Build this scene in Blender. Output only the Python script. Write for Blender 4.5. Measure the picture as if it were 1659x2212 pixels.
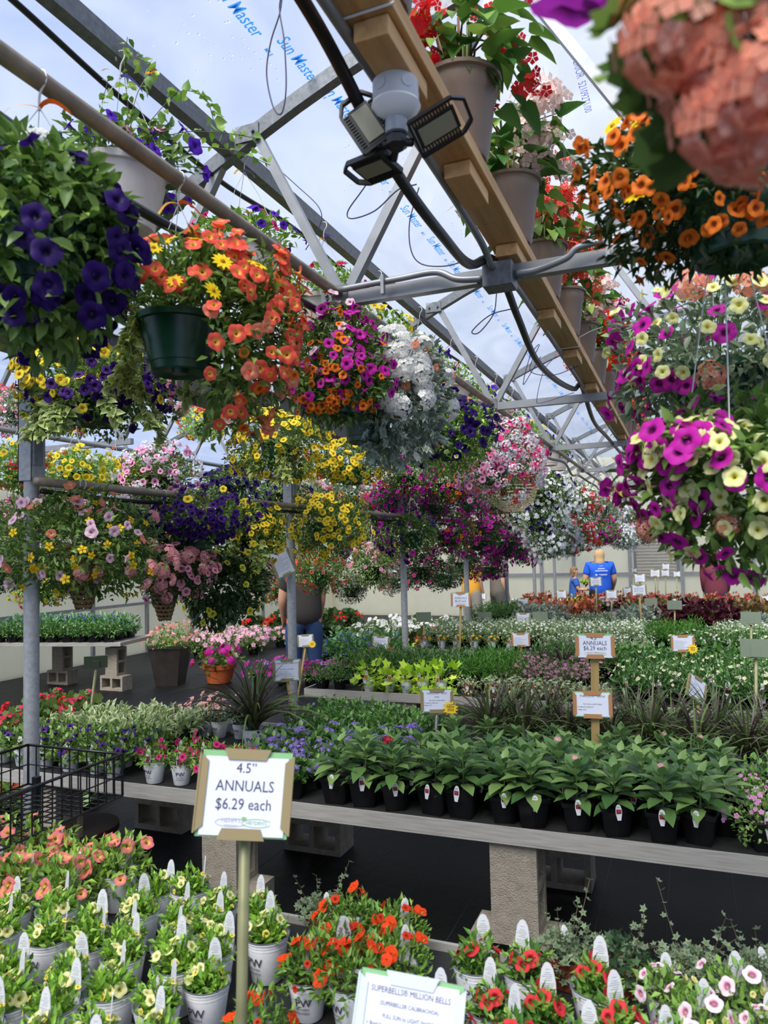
import bpy, math, random
import numpy as np
from mathutils import Vector, Matrix, Quaternion

for o in list(bpy.data.objects): bpy.data.objects.remove(o, do_unlink=True)
SC = bpy.context.scene; COL = SC.collection
# ------------------------------------------------------------------ camera
FPX, CX, CY, CAMH = 1619.0, 829.5, 1106.0, 1.75
_vy = np.array([(1483-CX)/FPX, -(1174-CY)/FPX, 1.0]); _vy /= np.linalg.norm(_vy)
_vx = -np.array([(-3200-CX)/FPX, -(1285-CY)/FPX, 1.0]); _vx /= np.linalg.norm(_vx)
_vx -= _vx.dot(_vy)*_vy; _vx /= np.linalg.norm(_vx)
_vz = np.cross(_vy, _vx)
if _vz[1] < 0: _vz = -_vz
WM = np.array([_vx, _vy, _vz])
def at(px, py, X=None, Y=None, Z=None, D=None):
    r = WM @ np.array([(px-CX)/FPX, -(py-CY)/FPX, 1.0])
    if X is not None: t = X/r[0]
    elif Y is not None: t = Y/r[1]
    elif Z is not None: t = (Z-CAMH)/r[2]
    else: t = D
    return np.array([0, 0, CAMH]) + r*t
cam = bpy.data.cameras.new('camera'); camo = bpy.data.objects.new('camera', cam); COL.objects.link(camo)
cam.sensor_fit = 'HORIZONTAL'; cam.sensor_width = 27.0; cam.lens = FPX/1659*27.0
m = Matrix.Identity(4)
for i in range(3):
    m[i][0] = WM[i, 0]; m[i][1] = WM[i, 1]; m[i][2] = -WM[i, 2]
m[2][3] = CAMH
camo.matrix_world = m; cam.clip_start = 0.02; cam.clip_end = 400
cam.dof.use_dof = True; cam.dof.focus_distance = 4.2; cam.dof.aperture_fstop = 5.5
SC.camera = camo
# ------------------------------------------------------------------ sky, sun, exposure
W = bpy.data.worlds.new('sky'); SC.world = W; W.use_nodes = True
nt = W.node_tree; nt.nodes.clear()
o_ = nt.nodes.new('ShaderNodeOutputWorld'); b_ = nt.nodes.new('ShaderNodeBackground')
tc = nt.nodes.new('ShaderNodeTexCoord'); nz = nt.nodes.new('ShaderNodeTexNoise'); rp = nt.nodes.new('ShaderNodeValToRGB')
nz.inputs['Scale'].default_value = 1.6; nz.inputs['Detail'].default_value = 5; nz.inputs['Roughness'].default_value = .5
rp.color_ramp.elements[0].position = .36; rp.color_ramp.elements[0].color = (.40, .55, .95, 1)
rp.color_ramp.elements[1].position = .66; rp.color_ramp.elements[1].color = (.80, .88, 1.0, 1)
nt.links.new(tc.outputs['Generated'], nz.inputs['Vector']); nt.links.new(nz.outputs['Fac'], rp.inputs['Fac'])
nt.links.new(rp.outputs['Color'], b_.inputs['Color']); nt.links.new(b_.outputs[0], o_.inputs[0])
b_.inputs['Strength'].default_value = .72
sl = bpy.data.lights.new('sun', 'SUN'); so = bpy.data.objects.new('sun', sl); COL.objects.link(so)
sl.energy = 4.8; sl.angle = math.radians(35); sl.color = (1.0, .96, .9)
so.rotation_euler = (math.radians(36), math.radians(8), math.radians(-16))
vs = SC.view_settings
vs.view_transform = 'Standard'; vs.look = 'None'; vs.gamma = 1; vs.use_curve_mapping = False; vs.exposure = 0.45

# ------------------------------------------------------------------ helpers
def C(h):
    h = h.lstrip('#'); h = h if len(h) == 6 else ''.join(c*2 for c in h); r = [int(h[i:i+2], 16)/255 for i in (0, 2, 4)]
    return np.array([(c/12.92 if c <= .04045 else ((c+.055)/1.055)**2.4) for c in r])
def nrm(a): return a/np.maximum(np.linalg.norm(a, axis=-1, keepdims=True), 1e-9)
class G:
    def __init__(s): s.v = []; s.f = []; s.t = []; s.n = 0
    def add(s, v, f, t=(1, 1, 1), mi=0):
        v = np.asarray(v, float).reshape(-1, 3)
        t = np.asarray(t, float)
        if t.ndim == 1: t = np.tile(t, (len(v), 1))
        s.v.append(v); s.t.append(t)
        if not isinstance(f, list): f = [f]
        for a in f:
            a = np.asarray(a, int)
            if len(a): s.f.append((a+s.n, mi))
        s.n += len(v); return s
    def build(s, name, mats, smooth=True):
        me = bpy.data.meshes.new(name)
        if not isinstance(mats, (list, tuple)): mats = [mats]
        for mm in mats: me.materials.append(mm)
        V = np.concatenate(s.v); T = np.concatenate(s.t)
        me.vertices.add(len(V)); me.vertices.foreach_set('co', V.astype(np.float32).ravel())
        tot = np.concatenate([np.full(len(a), a.shape[1]) for a, _ in s.f]); mi = np.concatenate([np.full(len(a), k) for a, k in s.f])
        lv = np.concatenate([a.ravel() for a, _ in s.f])
        me.loops.add(len(lv)); me.loops.foreach_set('vertex_index', lv.astype(np.int32))
        me.polygons.add(len(tot)); st = np.concatenate([[0], np.cumsum(tot)[:-1]])
        me.polygons.foreach_set('loop_start', st.astype(np.int32))
        me.polygons.foreach_set('material_index', mi.astype(np.int32))
        me.polygons.foreach_set('use_smooth', np.full(len(tot), bool(smooth)))
        at_ = me.attributes.new('tint', 'FLOAT_COLOR', 'POINT')
        at_.data.foreach_set('color', np.concatenate([T, np.ones((len(T), 1))], 1).astype(np.float32).ravel())
        me.update(calc_edges=True); return me
def lathe(prof, seg=16, close=False, ph=0.0):
    a = np.arange(seg)*2*math.pi/seg+ph; P = np.array(prof, float); n = len(P)
    v = np.stack([np.outer(P[:, 0], np.cos(a)), np.outer(P[:, 0], np.sin(a)), np.repeat(P[:, 1:2], seg, 1)], -1).reshape(-1, 3)
    i = np.arange(n-1)[:, None]*seg; j = np.arange(seg)[None]; k = (j+1) % seg
    q = np.stack([i+j, i+k, i+seg+k, i+seg+j], -1).reshape(-1, 4)
    return v, q
def slathe(prof, seg=16, ph=0.0, lim=.6):
    # lathe whose rings are doubled at sharp profile corners, so that smooth shading stays crisp
    P = np.array(prof, float); out = [P[0]]; brk = []
    for i in range(1, len(P)-1):
        a, b = P[i]-P[i-1], P[i+1]-P[i]; ang = abs(math.atan2(a[0]*b[1]-a[1]*b[0], a @ b)); out.append(P[i])
        if ang > lim: brk.append(len(out)-1); out.append(P[i])
    out.append(P[-1]); v, q = lathe(out, seg, ph=ph)
    keep = np.ones(len(q), bool)
    for k in brk: keep[k*seg:(k+1)*seg] = False
    return v, q[keep]
def tube(pts, r, seg=6, caps=False):
    P = np.array(pts, float); n = len(P); d = nrm(np.gradient(P, axis=0))
    h = np.array([0, 0, 1.0]) if abs(d[0, 2]) < .9 else np.array([1.0, 0, 0])
    x = nrm(np.cross(d, h)); 
    for i in range(1, n):
        u = x[i-1]-d[i]*np.dot(x[i-1], d[i]); x[i] = u/max(np.linalg.norm(u), 1e-9)
    y = np.cross(d, x); a = np.arange(seg)*2*math.pi/seg
    r = np.broadcast_to(np.asarray(r, float), (n,))
    v = (P[:, None]+r[:, None, None]*(np.cos(a)[None, :, None]*x[:, None]+np.sin(a)[None, :, None]*y[:, None])).reshape(-1, 3)
    i = np.arange(n-1)[:, None]*seg; j = np.arange(seg)[None]; k = (j+1) % seg
    q = [np.stack([i+j, i+k, i+seg+k, i+seg+j], -1).reshape(-1, 4)]
    if caps: q += [np.arange(seg)[::-1][None], (np.arange(seg)+(n-1)*seg)[None]]
    return v, q
BQ = np.array([[0, 3, 2, 1], [4, 5, 6, 7], [0, 1, 5, 4], [1, 2, 6, 5], [2, 3, 7, 6], [3, 0, 4, 7]])
def box(c, s, R=None):
    s = np.array(s)/2
    v = np.array([[-1, -1, -1], [1, -1, -1], [1, 1, -1], [-1, 1, -1], [-1, -1, 1], [1, -1, 1], [1, 1, 1], [-1, 1, 1]])*s
    if R is not None: v = v @ np.array(R).T
    return v+np.array(c), BQ
def bar(a, b, w, h=None, up=(0, 0, 1)):
    a = np.array(a, float); b = np.array(b, float); h = h or w; d = b-a; L = np.linalg.norm(d); d /= L
    u = np.array(up, float)
    if abs(d @ u) > .95: u = np.array([1.0, 0, 0])
    x = nrm(np.cross(d, u)); z = np.cross(x, d)
    return box((a+b)/2, (w, L, h), np.stack([x, d, z], 1))
def bez(p, n=14):
    P = [np.array(q, float) for q in p]; out = []
    P = [2*P[0]-P[1]]+P+[2*P[-1]-P[-2]]
    for i in range(1, len(P)-2):
        for t in np.linspace(0, 1, n, endpoint=False):
            a, b, c, d = P[i-1:i+3]
            out.append(.5*((2*b)+(c-a)*t+(2*a-5*b+4*c-d)*t*t+(3*b-a-3*c+d)*t**3))
    return np.array(out+[P[-2]])
def bevel(me, w=.003, seg=2):
    import bmesh
    bm = bmesh.new(); bm.from_mesh(me); bmesh.ops.bevel(bm, geom=bm.edges[:], offset=w, segments=seg, affect='EDGES', profile=.6)
    bm.to_mesh(me); bm.free(); return me
_tx = {}
TMP = bpy.data.scenes.new('scratch')      # small scene used only to evaluate text and skin modifiers, removed at the end
def tmp_graph():
    with bpy.context.temp_override(scene=TMP, view_layer=TMP.view_layers[0]):
        dg = bpy.context.evaluated_depsgraph_get(); dg.update(); return dg
def text(s, size, shear=0.0, bold=0.0, align='CENTER'):
    k = (s, shear, bold, align)
    if k not in _tx:
        cu = bpy.data.curves.new('t', 'FONT'); cu.body = s; cu.size = 1; cu.shear = shear; cu.offset = bold
        cu.align_x = align; cu.resolution_u = 2
        ob = bpy.data.objects.new('t', cu); TMP.collection.objects.link(ob)
        dg = tmp_graph()
        me = bpy.data.meshes.new_from_object(ob.evaluated_get(dg))
        V = np.zeros(len(me.vertices)*3); me.vertices.foreach_get('co', V); V = V.reshape(-1, 3)
        F = [np.array([p.vertices[:]]) for p in me.polygons]
        tri = np.array([p.vertices[:] for p in me.polygons if len(p.vertices) == 3]).reshape(-1, 3)
        oth = [np.array([p.vertices[:]]) for p in me.polygons if len(p.vertices) != 3]
        _tx[k] = (V, [tri]+oth)
        bpy.data.objects.remove(ob); bpy.data.curves.remove(cu); bpy.data.meshes.remove(me)
    V, F = _tx[k]; return V*size, F
# ------------------------------------------------------------------ materials
def mat(name, col=None, rough=.5, metal=0.0, tint=False, trans=0.0, noise=None, bump=None, spec=.5, wood=False):
    mm = bpy.data.materials.new(name); mm.use_nodes = True; t = mm.node_tree; N = t.nodes; L = t.links
    p = N['Principled BSDF']; p.inputs['Roughness'].default_value = rough; p.inputs['Metallic'].default_value = metal
    p.inputs['Specular IOR Level'].default_value = spec
    src = None
    if tint:
        a = N.new('ShaderNodeAttribute'); a.attribute_name = 'tint'; src = a.outputs['Color']
    elif col is not None:
        c = C(col) if isinstance(col, str) else np.array(col); p.inputs['Base Color'].default_value = (*c, 1)
        if noise:
            sc, amt, c2 = noise
            tcn = N.new('ShaderNodeTexCoord'); mp = N.new('ShaderNodeMapping'); n_ = N.new('ShaderNodeTexNoise'); n_.inputs['Scale'].default_value = sc; n_.inputs['Detail'].default_value = 6
            if wood: mp.inputs['Scale'].default_value = wood
            mx = N.new('ShaderNodeMix'); mx.data_type = 'RGBA'
            mx.inputs['A'].default_value = (*c, 1); mx.inputs['B'].default_value = (*(C(c2)), 1)
            rm = N.new('ShaderNodeMapRange'); rm.inputs['From Min'].default_value = .5-amt; rm.inputs['From Max'].default_value = .5+amt
            L.new(tcn.outputs['Object'], mp.inputs['Vector']); L.new(mp.outputs[0], n_.inputs['Vector']); L.new(n_.outputs['Fac'], rm.inputs['Value']); L.new(rm.outputs[0], mx.inputs['Factor'])
            src = mx.outputs['Result']
    if src is not None: L.new(src, p.inputs['Base Color'])
    if bump:
        sc, st = bump
        tcn = N.new('ShaderNodeTexCoord'); n_ = N.new('ShaderNodeTexNoise'); n_.inputs['Scale'].default_value = sc; n_.inputs['Detail'].default_value = 4
        bp = N.new('ShaderNodeBump'); bp.inputs['Strength'].default_value = st; bp.inputs['Distance'].default_value = .01
        L.new(tcn.outputs['Object'], n_.inputs['Vector']); L.new(n_.outputs['Fac'], bp.inputs['Height']); L.new(bp.outputs[0], p.inputs['Normal'])
    if trans > 0:
        tr = N.new('ShaderNodeBsdfTranslucent'); ms = N.new('ShaderNodeMixShader'); ms.inputs[0].default_value = trans
        if src is not None: L.new(src, tr.inputs['Color'])
        elif col is not None: tr.inputs['Color'].default_value = (*c, 1)
        L.new(p.outputs[0], ms.inputs[1]); L.new(tr.outputs[0], ms.inputs[2]); L.new(ms.outputs[0], N['Material Output'].inputs['Surface'])
    return mm
M_leaf = mat('leaf', tint=True, rough=.42, trans=.30)
M_petal = mat('petal', tint=True, rough=.6, trans=.38, spec=.25)
M_white = mat('white_plastic', '#f4f4f6', .4, noise=(60, .3, '#e4e5e9'))
M_hang = mat('cream_basket', '#efe9e2', .5, trans=.2, noise=(9, .25, '#d2c6bc'))
M_black = mat('black_plastic', '#141416', .35)
M_green = mat('green_plastic', '#0f3a28', .3, noise=(14, .2, '#184a34'))
M_taupe = mat('taupe_plastic', '#8a7768', .45, noise=(7, .25, '#7a6859'))
M_terra = mat('terracotta_plastic', '#8a4630', .5)
M_orange = mat('orange_clay', '#c4622f', .6)
M_dark = mat('dark_planter', '#3a332d', .35, noise=(12, .3, '#2a2420'))
M_soil = mat('soil', '#2a221c', .9, bump=(120, .8))
M_galv = mat('galvanised_steel', '#7d8184', .45, .5, noise=(45, .22, '#5f6366'))
M_postg = mat('post_steel', '#a9acae', .5, .25, noise=(45, .25, '#8b8e90'))
M_alu = mat('aluminium_tube', '#9a9da0', .42, .5, noise=(9, .3, '#808386'))
M_pipe = mat('weathered_pipe', '#a39888', .5, .3, noise=(16, .2, '#7d7264'))
M_hose = mat('black_hose', '#17181b', .4)
M_wood = mat('pine_board', '#ddb47c', .6, noise=(5, .25, '#bd8d54'), wood=(9, .7, 9), bump=(60, .15))
M_post = mat('stake_wood', '#a58a58', .6, noise=(8, .3, '#84703f'), wood=(9, 9, .6))
M_rail = mat('grey_rail', '#bdbab3', .5, .25, noise=(12, .3, '#96928a'), wood=(.6, 9, 9))
M_conc = mat('concrete', '#a39a8b', .9, noise=(30, .3, '#857c6e'), bump=(160, .7))
M_paper = mat('paper', '#d5d9e8', .4)
M_frameG = mat('sign_green_card', '#7fae7a', .5)
M_frameB = mat('sign_olive_holder', '#8c7d58', .5)
M_frameC = mat('sign_copper_holder', '#a8784e', .5)
M_frameS = mat('sign_silver_holder', '#c4d0d2', .35)
M_signback = mat('sign_back', '#5c6a56', .55)
M_ink = mat('ink', '#3d3a4c', .6)
M_inkl = mat('pale_ink', '#a3a6ac', .6)
M_inkg = mat('green_ink', '#7fb06c', .6)
M_inkb = mat('blue_film_print', '#3f97e0', .6, trans=.5)
M_inkr = mat('red_ink', '#c4503c', .6)
M_star = mat('star_card', '#f6cf2e', .5)
M_tag = mat('tag_card', '#d9dadd', .45, trans=.2)
M_wire = mat('black_wire', '#101014', .35)
M_wwire = mat('white_wire', '#d9d9d6', .4)
M_ribo = mat('orange_ribbon', '#f0641e', .5, trans=.3)
M_riby = mat('yellow_ribbon', '#f4b42a', .5, trans=.3)
M_ribp = mat('violet_ribbon', '#6a5fc0', .5, trans=.3)
M_lamp = mat('lamp_black', '#18191b', .35)
M_led = mat('led_panel', '#8b8a72', .3)
M_box = mat('grey_plastic', '#b9bcc0', .35)
M_lampw = mat('lamp_white', '#e4e4e2', .3)
M_wick = mat('wicker', '#8d7449', .7, noise=(50, .3, '#5f4a2c'))
M_skin = mat('skin', '#d3a184', .55)
M_cloth = bump = None
def cloth(h): return mat('cloth_'+h.strip('#'), h, .85, noise=(20, .4, h))
M_floor = mat('weed_fabric', '#0f1012', .55, noise=(2.2, .3, '#08090a'), bump=(9, .5), spec=.3)
def film_mat():
    mm = bpy.data.materials.new('poly_film'); mm.use_nodes = True; t = mm.node_tree; N = t.nodes; L = t.links; N.clear()
    out = N.new('ShaderNodeOutputMaterial'); tr = N.new('ShaderNodeBsdfTransparent'); tl = N.new('ShaderNodeBsdfTranslucent'); gl = N.new('ShaderNodeBsdfGlossy')
    tr.inputs['Color'].default_value = (.95, .96, .98, 1); tl.inputs['Color'].default_value = (.95, .96, 1, 1); gl.inputs['Roughness'].default_value = .18
    m1 = N.new('ShaderNodeMixShader'); m2 = N.new('ShaderNodeMixShader'); fr = N.new('ShaderNodeFresnel'); fr.inputs['IOR'].default_value = 1.3
    tcn = N.new('ShaderNodeTexCoord'); mp = N.new('ShaderNodeMapping'); mp.inputs['Scale'].default_value = (1.2, .5, 1.2); n_ = N.new('ShaderNodeTexNoise'); n_.inputs['Scale'].default_value = 2.2; n_.inputs['Detail'].default_value = 4
    n_.inputs['Distortion'].default_value = 1.2
    rm = N.new('ShaderNodeMapRange'); rm.inputs['From Min'].default_value = .35; rm.inputs['From Max'].default_value = .7; rm.inputs['To Min'].default_value = .03; rm.inputs['To Max'].default_value = .14
    L.new(tcn.outputs['Object'], mp.inputs[0]); L.new(mp.outputs[0], n_.inputs['Vector']); L.new(n_.outputs['Fac'], rm.inputs['Value']); L.new(rm.outputs[0], m1.inputs[0])
    bp = N.new('ShaderNodeBump'); bp.inputs['Strength'].default_value = .35; bp.inputs['Distance'].default_value = .05; L.new(n_.outputs['Fac'], bp.inputs['Height']); L.new(bp.outputs[0], gl.inputs['Normal'])
    L.new(tr.outputs[0], m1.inputs[1]); L.new(tl.outputs[0], m1.inputs[2]); L.new(fr.outputs[0], m2.inputs[0]); L.new(m1.outputs[0], m2.inputs[1]); L.new(gl.outputs[0], m2.inputs[2]); L.new(m2.outputs[0], out.inputs[0])
    return mm
M_film = film_mat()
M_wall = mat('wall_panel', '#f1eedd', .5, trans=.75, noise=(3, .3, '#e9e6d2'))
# ------------------------------------------------------------------ objects
LABELS = {}
def tagp(o, label=None, cat=None, group=None, kind=None):
    if label:
        o['label'] = label
        if label in LABELS and not group: print('DUP LABEL', label)
        LABELS[label] = LABELS.get(label, 0)+1
    if cat: o['category'] = cat
    if group: o['group'] = group
    if kind: o['kind'] = kind
    return o
def root(name, label, cat, loc=(0, 0, 0), rz=0.0, group=None, scale=1.0, kind=None, M=None):
    o = bpy.data.objects.new(name, None); o.empty_display_size = .05; COL.objects.link(o)
    if M is not None: o.matrix_world = M
    else: o.location = tuple(loc); o.rotation_euler = (0, 0, rz); o.scale = (scale,)*3
    return tagp(o, label, cat, group, kind)
def part(name, me, parent=None, M=None, loc=None, kind=None, label=None):
    o = bpy.data.objects.new(name, me); COL.objects.link(o)
    if parent is not None: o.parent = parent
    if M is not None: o.matrix_basis = M
    elif loc is not None: o.location = tuple(loc)
    if kind: o['kind'] = kind
    if label: o['label'] = label
    return o
def inst(proto, rt):
    for p in proto:
        o = part(p[0], p[1], rt, p[2] if len(p) > 2 else None, kind=p[3] if len(p) > 3 else None)
        if len(p) > 4:
            for q in p[4]: part(q[0], q[1], o, q[2] if len(q) > 2 else None, kind=q[3] if len(q) > 3 else None)
ORD = 'zeroth first second third fourth fifth sixth seventh eighth ninth tenth eleventh twelfth thirteenth fourteenth fifteenth sixteenth seventeenth eighteenth nineteenth twentieth'.split()
def ordn(i): return ORD[i] if i <= 20 else ('twenty-'+ORD[i-20] if i < 30 else 'thirty-'+ORD[i-30] if i > 30 and i < 40 else str(i)+'th')
# ------------------------------------------------------------------ plant templates: (verts, [faces], colours or None)
L2 = (np.array([[0, 0, 0], [-.5, .45, .14], [.5, .45, .14], [0, 1, -.08]]), [np.array([[0, 2, 3], [0, 3, 1]])], None)
def leaf8(curl=.18, fold=.12):
    v = [[0, 0, 0]]
    for y, w in ((.28, .46), (.62, .42)):
        z = -curl*y*y
        v += [[-w, y, z+fold], [0, y, z], [w, y, z+fold]]
    v += [[0, 1, -curl]]
    return (np.array(v), [np.array([[0, 2, 1], [0, 3, 2], [4, 5, 7], [5, 6, 7]]), np.array([[1, 2, 5, 4], [2, 3, 6, 5]])], None)
def leafn(st, curl=.25, fold=.1):
    v = [[0, 0, 0]]
    for y, wl, wr in st:
        z = -curl*y*y; v += [[-wl, y, z+fold*wl*2], [0, y, z], [wr, y, z+fold*wr*2]]
    v += [[0, 1, -curl]]; n = len(st); e = 3*n+1; t = [[0, 2, 1], [0, 3, 2], [e-3, e-2, e], [e-2, e-1, e]]
    q = [[1+3*i, 2+3*i, 5+3*i, 4+3*i] for i in range(n-1)]+[[2+3*i, 3+3*i, 6+3*i, 5+3*i] for i in range(n-1)]
    return (np.array(v), [np.array(t), np.array(q)], None)
L8 = leaf8()
def leafvar(edge):                     # leaf with a pale margin
    v, f = [[0, 0, 0]], []
    for y, w in ((.3, .46), (.65, .40)):
        z = -.2*y*y
        for k in (-1, -.62, 0, .62, 1): v.append([k*w, y, z+.14*abs(k)])
    v.append([0, 1, -.22]); v = np.array(v)
    q = [[1+i, 2+i, 7+i, 6+i] for i in range(4)]; t = [[0, 2+i, 1+i] for i in range(4)]+[[6+i, 7+i, 11] for i in range(4)]
    c = np.ones((12, 3)); e = np.array(edge)
    for i in (1, 5, 6, 10, 11): c[i] = e
    return (v, [np.array(t), np.array(q)], c)
def lobed(n=5, depth=.35, edge=None):
    v = [[0, .45, 0]]; k = n*2
    for i in range(k):
        a = -math.pi/2+2*math.pi*(i+.0)/k; r = .52 if i % 2 == 0 else .52*(1-depth)
        if i == 0: r = .40
        v.append([r*math.cos(a), .45+r*math.sin(a), .05*(-1)**i+.04])
    t = [[0, 1+i, 1+(i+1) % k] for i in range(k)]
    c = None
    if edge is not None:
        c = np.ones((k+1, 3)); c[1:] = edge
    return (np.array(v), [np.array(t)], c)
LOB = lobed(7, .22); IVY = lobed(5, .5)
def flower(kind, cols, lo=False):
    a_, b_ = C(cols[0]), C(cols[1]) if len(cols) > 1 else C('#e8d84a')
    if kind in ('pet', 'cal', 'dbl'):
        seg = 10 if lo else 20
        if lo: pr = [(.16, -.45), (.62, .06), (1, 0)]; cc = [b_, a_, a_]
        elif kind == 'pet': pr = [(.07, -1.05), (.12, -.5), (.2, -.16), (.5, .03), (1, -.02)]; cc = [C('#6c8a3c'), a_*.7+.02, b_, a_, a_]
        else: pr = [(.08, -.9), (.16, -.45), (.26, -.12), (.55, .05), (1, .0)]; cc = [C('#7f9a44'), a_*.7+.03, b_, a_*.75+b_*.25 if len(cols) > 2 else a_, a_]
        v, q = lathe(pr, seg); v = v.reshape(len(pr), seg, 3)
        th = np.arange(seg)*2*math.pi/seg
        v[-1, :, :2] *= (.90+.12*np.abs(np.cos(2.5*th)))[:, None]; v[-1, :, 2] += .06*np.cos(5*th)+.06*np.cos(3*th)-.04
        if not lo: v[-2, :, 2] += .03*np.cos(5*th)
        t = np.repeat(np.array(cc), seg, 0)
        if kind == 'pet' and not lo:
            tt = t.reshape(len(pr), seg, 3); tt[-1] *= (1+.12*np.cos(5*th+.5))[:, None]
        V, F, T = v.reshape(-1, 3), [q], t
        if kind == 'dbl' and not lo:
            for s, z in ((.62, .14), (.36, .26)):
                v2, q2 = lathe([(.08, 0), (s*.6, z), (s, z*.7)], 10); v2 = v2.reshape(3, 10, 3); t2 = np.arange(10)*2*math.pi/10
                v2[2, :, :2] *= (1+.22*np.cos(5*t2+s*9))[:, None]; v2[2, :, 2] += .12*np.cos(5*t2)
                F = F+[q2+len(V)]; V = np.concatenate([V, v2.reshape(-1, 3)]); T = np.concatenate([T, np.tile(a_*(.85+.3*s), (30, 1))])
        return (V, F, np.clip(T, 0, 1))
    if kind in ('star', 'daisy', 'tiny'):
        n = 5 if kind != 'daisy' else 11; wd = .34 if kind != 'daisy' else .2
        if kind == 'tiny': wd = .42
        V, F, T = [], [], []
        for i in range(n):
            a = 2*math.pi*i/n; ca, sa = math.cos(a), math.sin(a)
            p = np.array([[.08, 0, .03], [.6, -wd, .1], [.6, wd, .1], [1, 0, .02]]) if kind != 'tiny' else np.array([[.05, 0, 0], [.65, -wd, .05], [.65, wd, .05], [1, 0, .06]])
            R = np.array([[ca, -sa, 0], [sa, ca, 0], [0, 0, 1]])
            F.append(np.array([[0, 1, 3], [0, 3, 2]])+4*i); V.append(p @ R.T); T.append(np.tile(a_, (4, 1)))
        k = 4*n
        if kind != 'tiny':
            v, q = lathe([(.24, .02), (.2, .14), (.02, .18)], 6); V.append(v); F.append(q+k); T.append(np.tile(b_, (len(v), 1)))
        return (np.concatenate(V), F, np.concatenate(T))
    if kind in ('clus', 'puff', 'beg', 'raceme'):
        rng = np.random.default_rng(5 if kind != 'beg' else 8)
        n = {'clus': 26, 'puff': 34, 'beg': 11, 'raceme': 12}[kind]
        if lo: n = max(8, n//2)
        ft = flower('tiny', cols); V, F, T = [], [], []
        for i in range(n):
            ph = i*2.39996; z = 1-(i+.5)/n*(.95 if kind != 'beg' else 1.4); r = math.sqrt(max(0, 1-z*z))
            d = np.array([r*math.cos(ph), r*math.sin(ph), z]); d = nrm(d+rng.normal(0, .12, 3))
            p = d*np.array([1, 1, .7])*(1+rng.normal(0, .06)); s = {'clus': .36, 'puff': .24, 'beg': .42, 'raceme': .4}[kind]*rng.uniform(.8, 1.15)
            if kind == 'beg': p = rng.normal(0, .5, 3); 
            x = nrm(np.cross(d, [.3, .9, .2])); y = np.cross(d, x)
            V.append(p+(ft[0]*s) @ np.stack([x, y, d])); F += [f+len(ft[0])*i for f in ft[1]]; T.append(ft[2]*rng.uniform(.8, 1.12)*(1 if i % 4 or len(cols) < 3 else 0)+(C(cols[2])*(0 if i % 4 else 1) if len(cols) > 2 else 0))
        return (np.concatenate(V), F, np.clip(np.concatenate(T), 0, 1))
_fc = {}
def fl(kind, cols, lo=False):
    k = (kind, tuple(cols), lo)
    if k not in _fc: _fc[k] = flower(kind, cols, lo)
    return _fc[k]
_fm = {}
def fmesh(kind, cols, size):
    k = (kind, tuple(cols), round(size, 4))
    if k not in _fm:
        V, F, T = fl(kind, cols); _fm[k] = G().add(V*size, F, T).build('blossom', M_petal)
    return _fm[k]
def scatter(g, T, pos, ax, nr, sc, tint, mi=0, flowerax=False):
    tv, tf, tcol = T; N = len(pos)
    if N == 0: return
    sc = np.asarray(sc, float)
    if sc.ndim == 1: sc = np.repeat(sc[:, None], 3, 1)
    ax = nrm(ax)
    if flowerax:                                # template z axis along ax
        x = nrm(np.cross(ax, nr)); y = np.cross(ax, x); fr = (x, y, ax)
    else:                                       # template y axis along ax
        x = nrm(np.cross(ax, nr)); n = np.cross(x, ax); fr = (x, ax, n)
    V = pos[:, None]+sum(tv[None, :, i:i+1]*sc[:, None, i:i+1]*fr[i][:, None] for i in range(3))
    k = len(tv)
    F = [(f[None]+(np.arange(N)*k)[:, None, None]).reshape(-1, f.shape[1]) for f in tf]
    if tcol is None: t = np.repeat(tint, k, 0)
    elif tint is None: t = np.tile(tcol, (N, 1))
    else: t = (tint[:, None]*0+tint[:, None]*np.where(np.all(tcol == 1, 1), 1, 0)[None, :, None]+(tcol*np.where(np.all(tcol == 1, 1), 0, 1)[:, None])[None]).reshape(-1, 3)
    g.add(V.reshape(-1, 3), F, t, mi)
def pick(rng, cols, n, j=.18):
    cs = np.array([C(c) if isinstance(c, str) else c for c in cols]); a = rng.integers(0, len(cs), n); b = rng.integers(0, len(cs), n); t = rng.random((n, 1))
    return np.clip((cs[a]*(1-t)+cs[b]*t)*(1+rng.uniform(-j, j, (n, 1))), 0, 1)
class Shape:
    """lobed ellipsoid on which leaves and blossoms sit"""
    def __init__(s, rng, R, up, dn, lob=.13, off=(0, 0, 0)):
        s.R, s.up, s.dn, s.lob = R, up, dn, lob; s.off = np.array(off, float)
        s.k = rng.normal(0, 3.0, (3, 3)); s.ph = rng.uniform(0, 6.28, 3)
    def p(s, d, r=1.0):
        d = np.atleast_2d(d); L = 1+s.lob*np.cos(d @ s.k.T+s.ph).sum(1)/1.5
        q = d*np.array([s.R, s.R, 1]); q[:, 2] *= np.where(d[:, 2] > 0, s.up, s.dn)
        return q*(L*r)[:, None]+s.off
def foliage(rng, g, sh, n, ln, wd, cols, T=L2, inner=.4, mix=(.75, .6, .1), keep=None, mi=0, jit=.18, zmin=None):
    d = nrm(rng.normal(0, 1, (n, 3))); r = inner+(1-inner)*rng.random(n)**.55
    p = sh.p(d, r)
    k = np.ones(n, bool)
    if keep is not None: k &= keep(p)
    if zmin is not None: k &= p[:, 2] > zmin
    p, d = p[k], d[k]; n = len(p)
    ax = d*mix[0]+rng.normal(0, mix[1], (n, 3))+np.array([0, 0, mix[2]]); nr = d*.5+np.array([0, 0, .9])+rng.normal(0, .35, (n, 3))
    s = ln*rng.uniform(.6, 1.25, n); sc = np.stack([s*wd/ln, s, s], 1)
    scatter(g, T, p, ax, nr, sc, pick(rng, cols, n, jit), mi)
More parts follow.
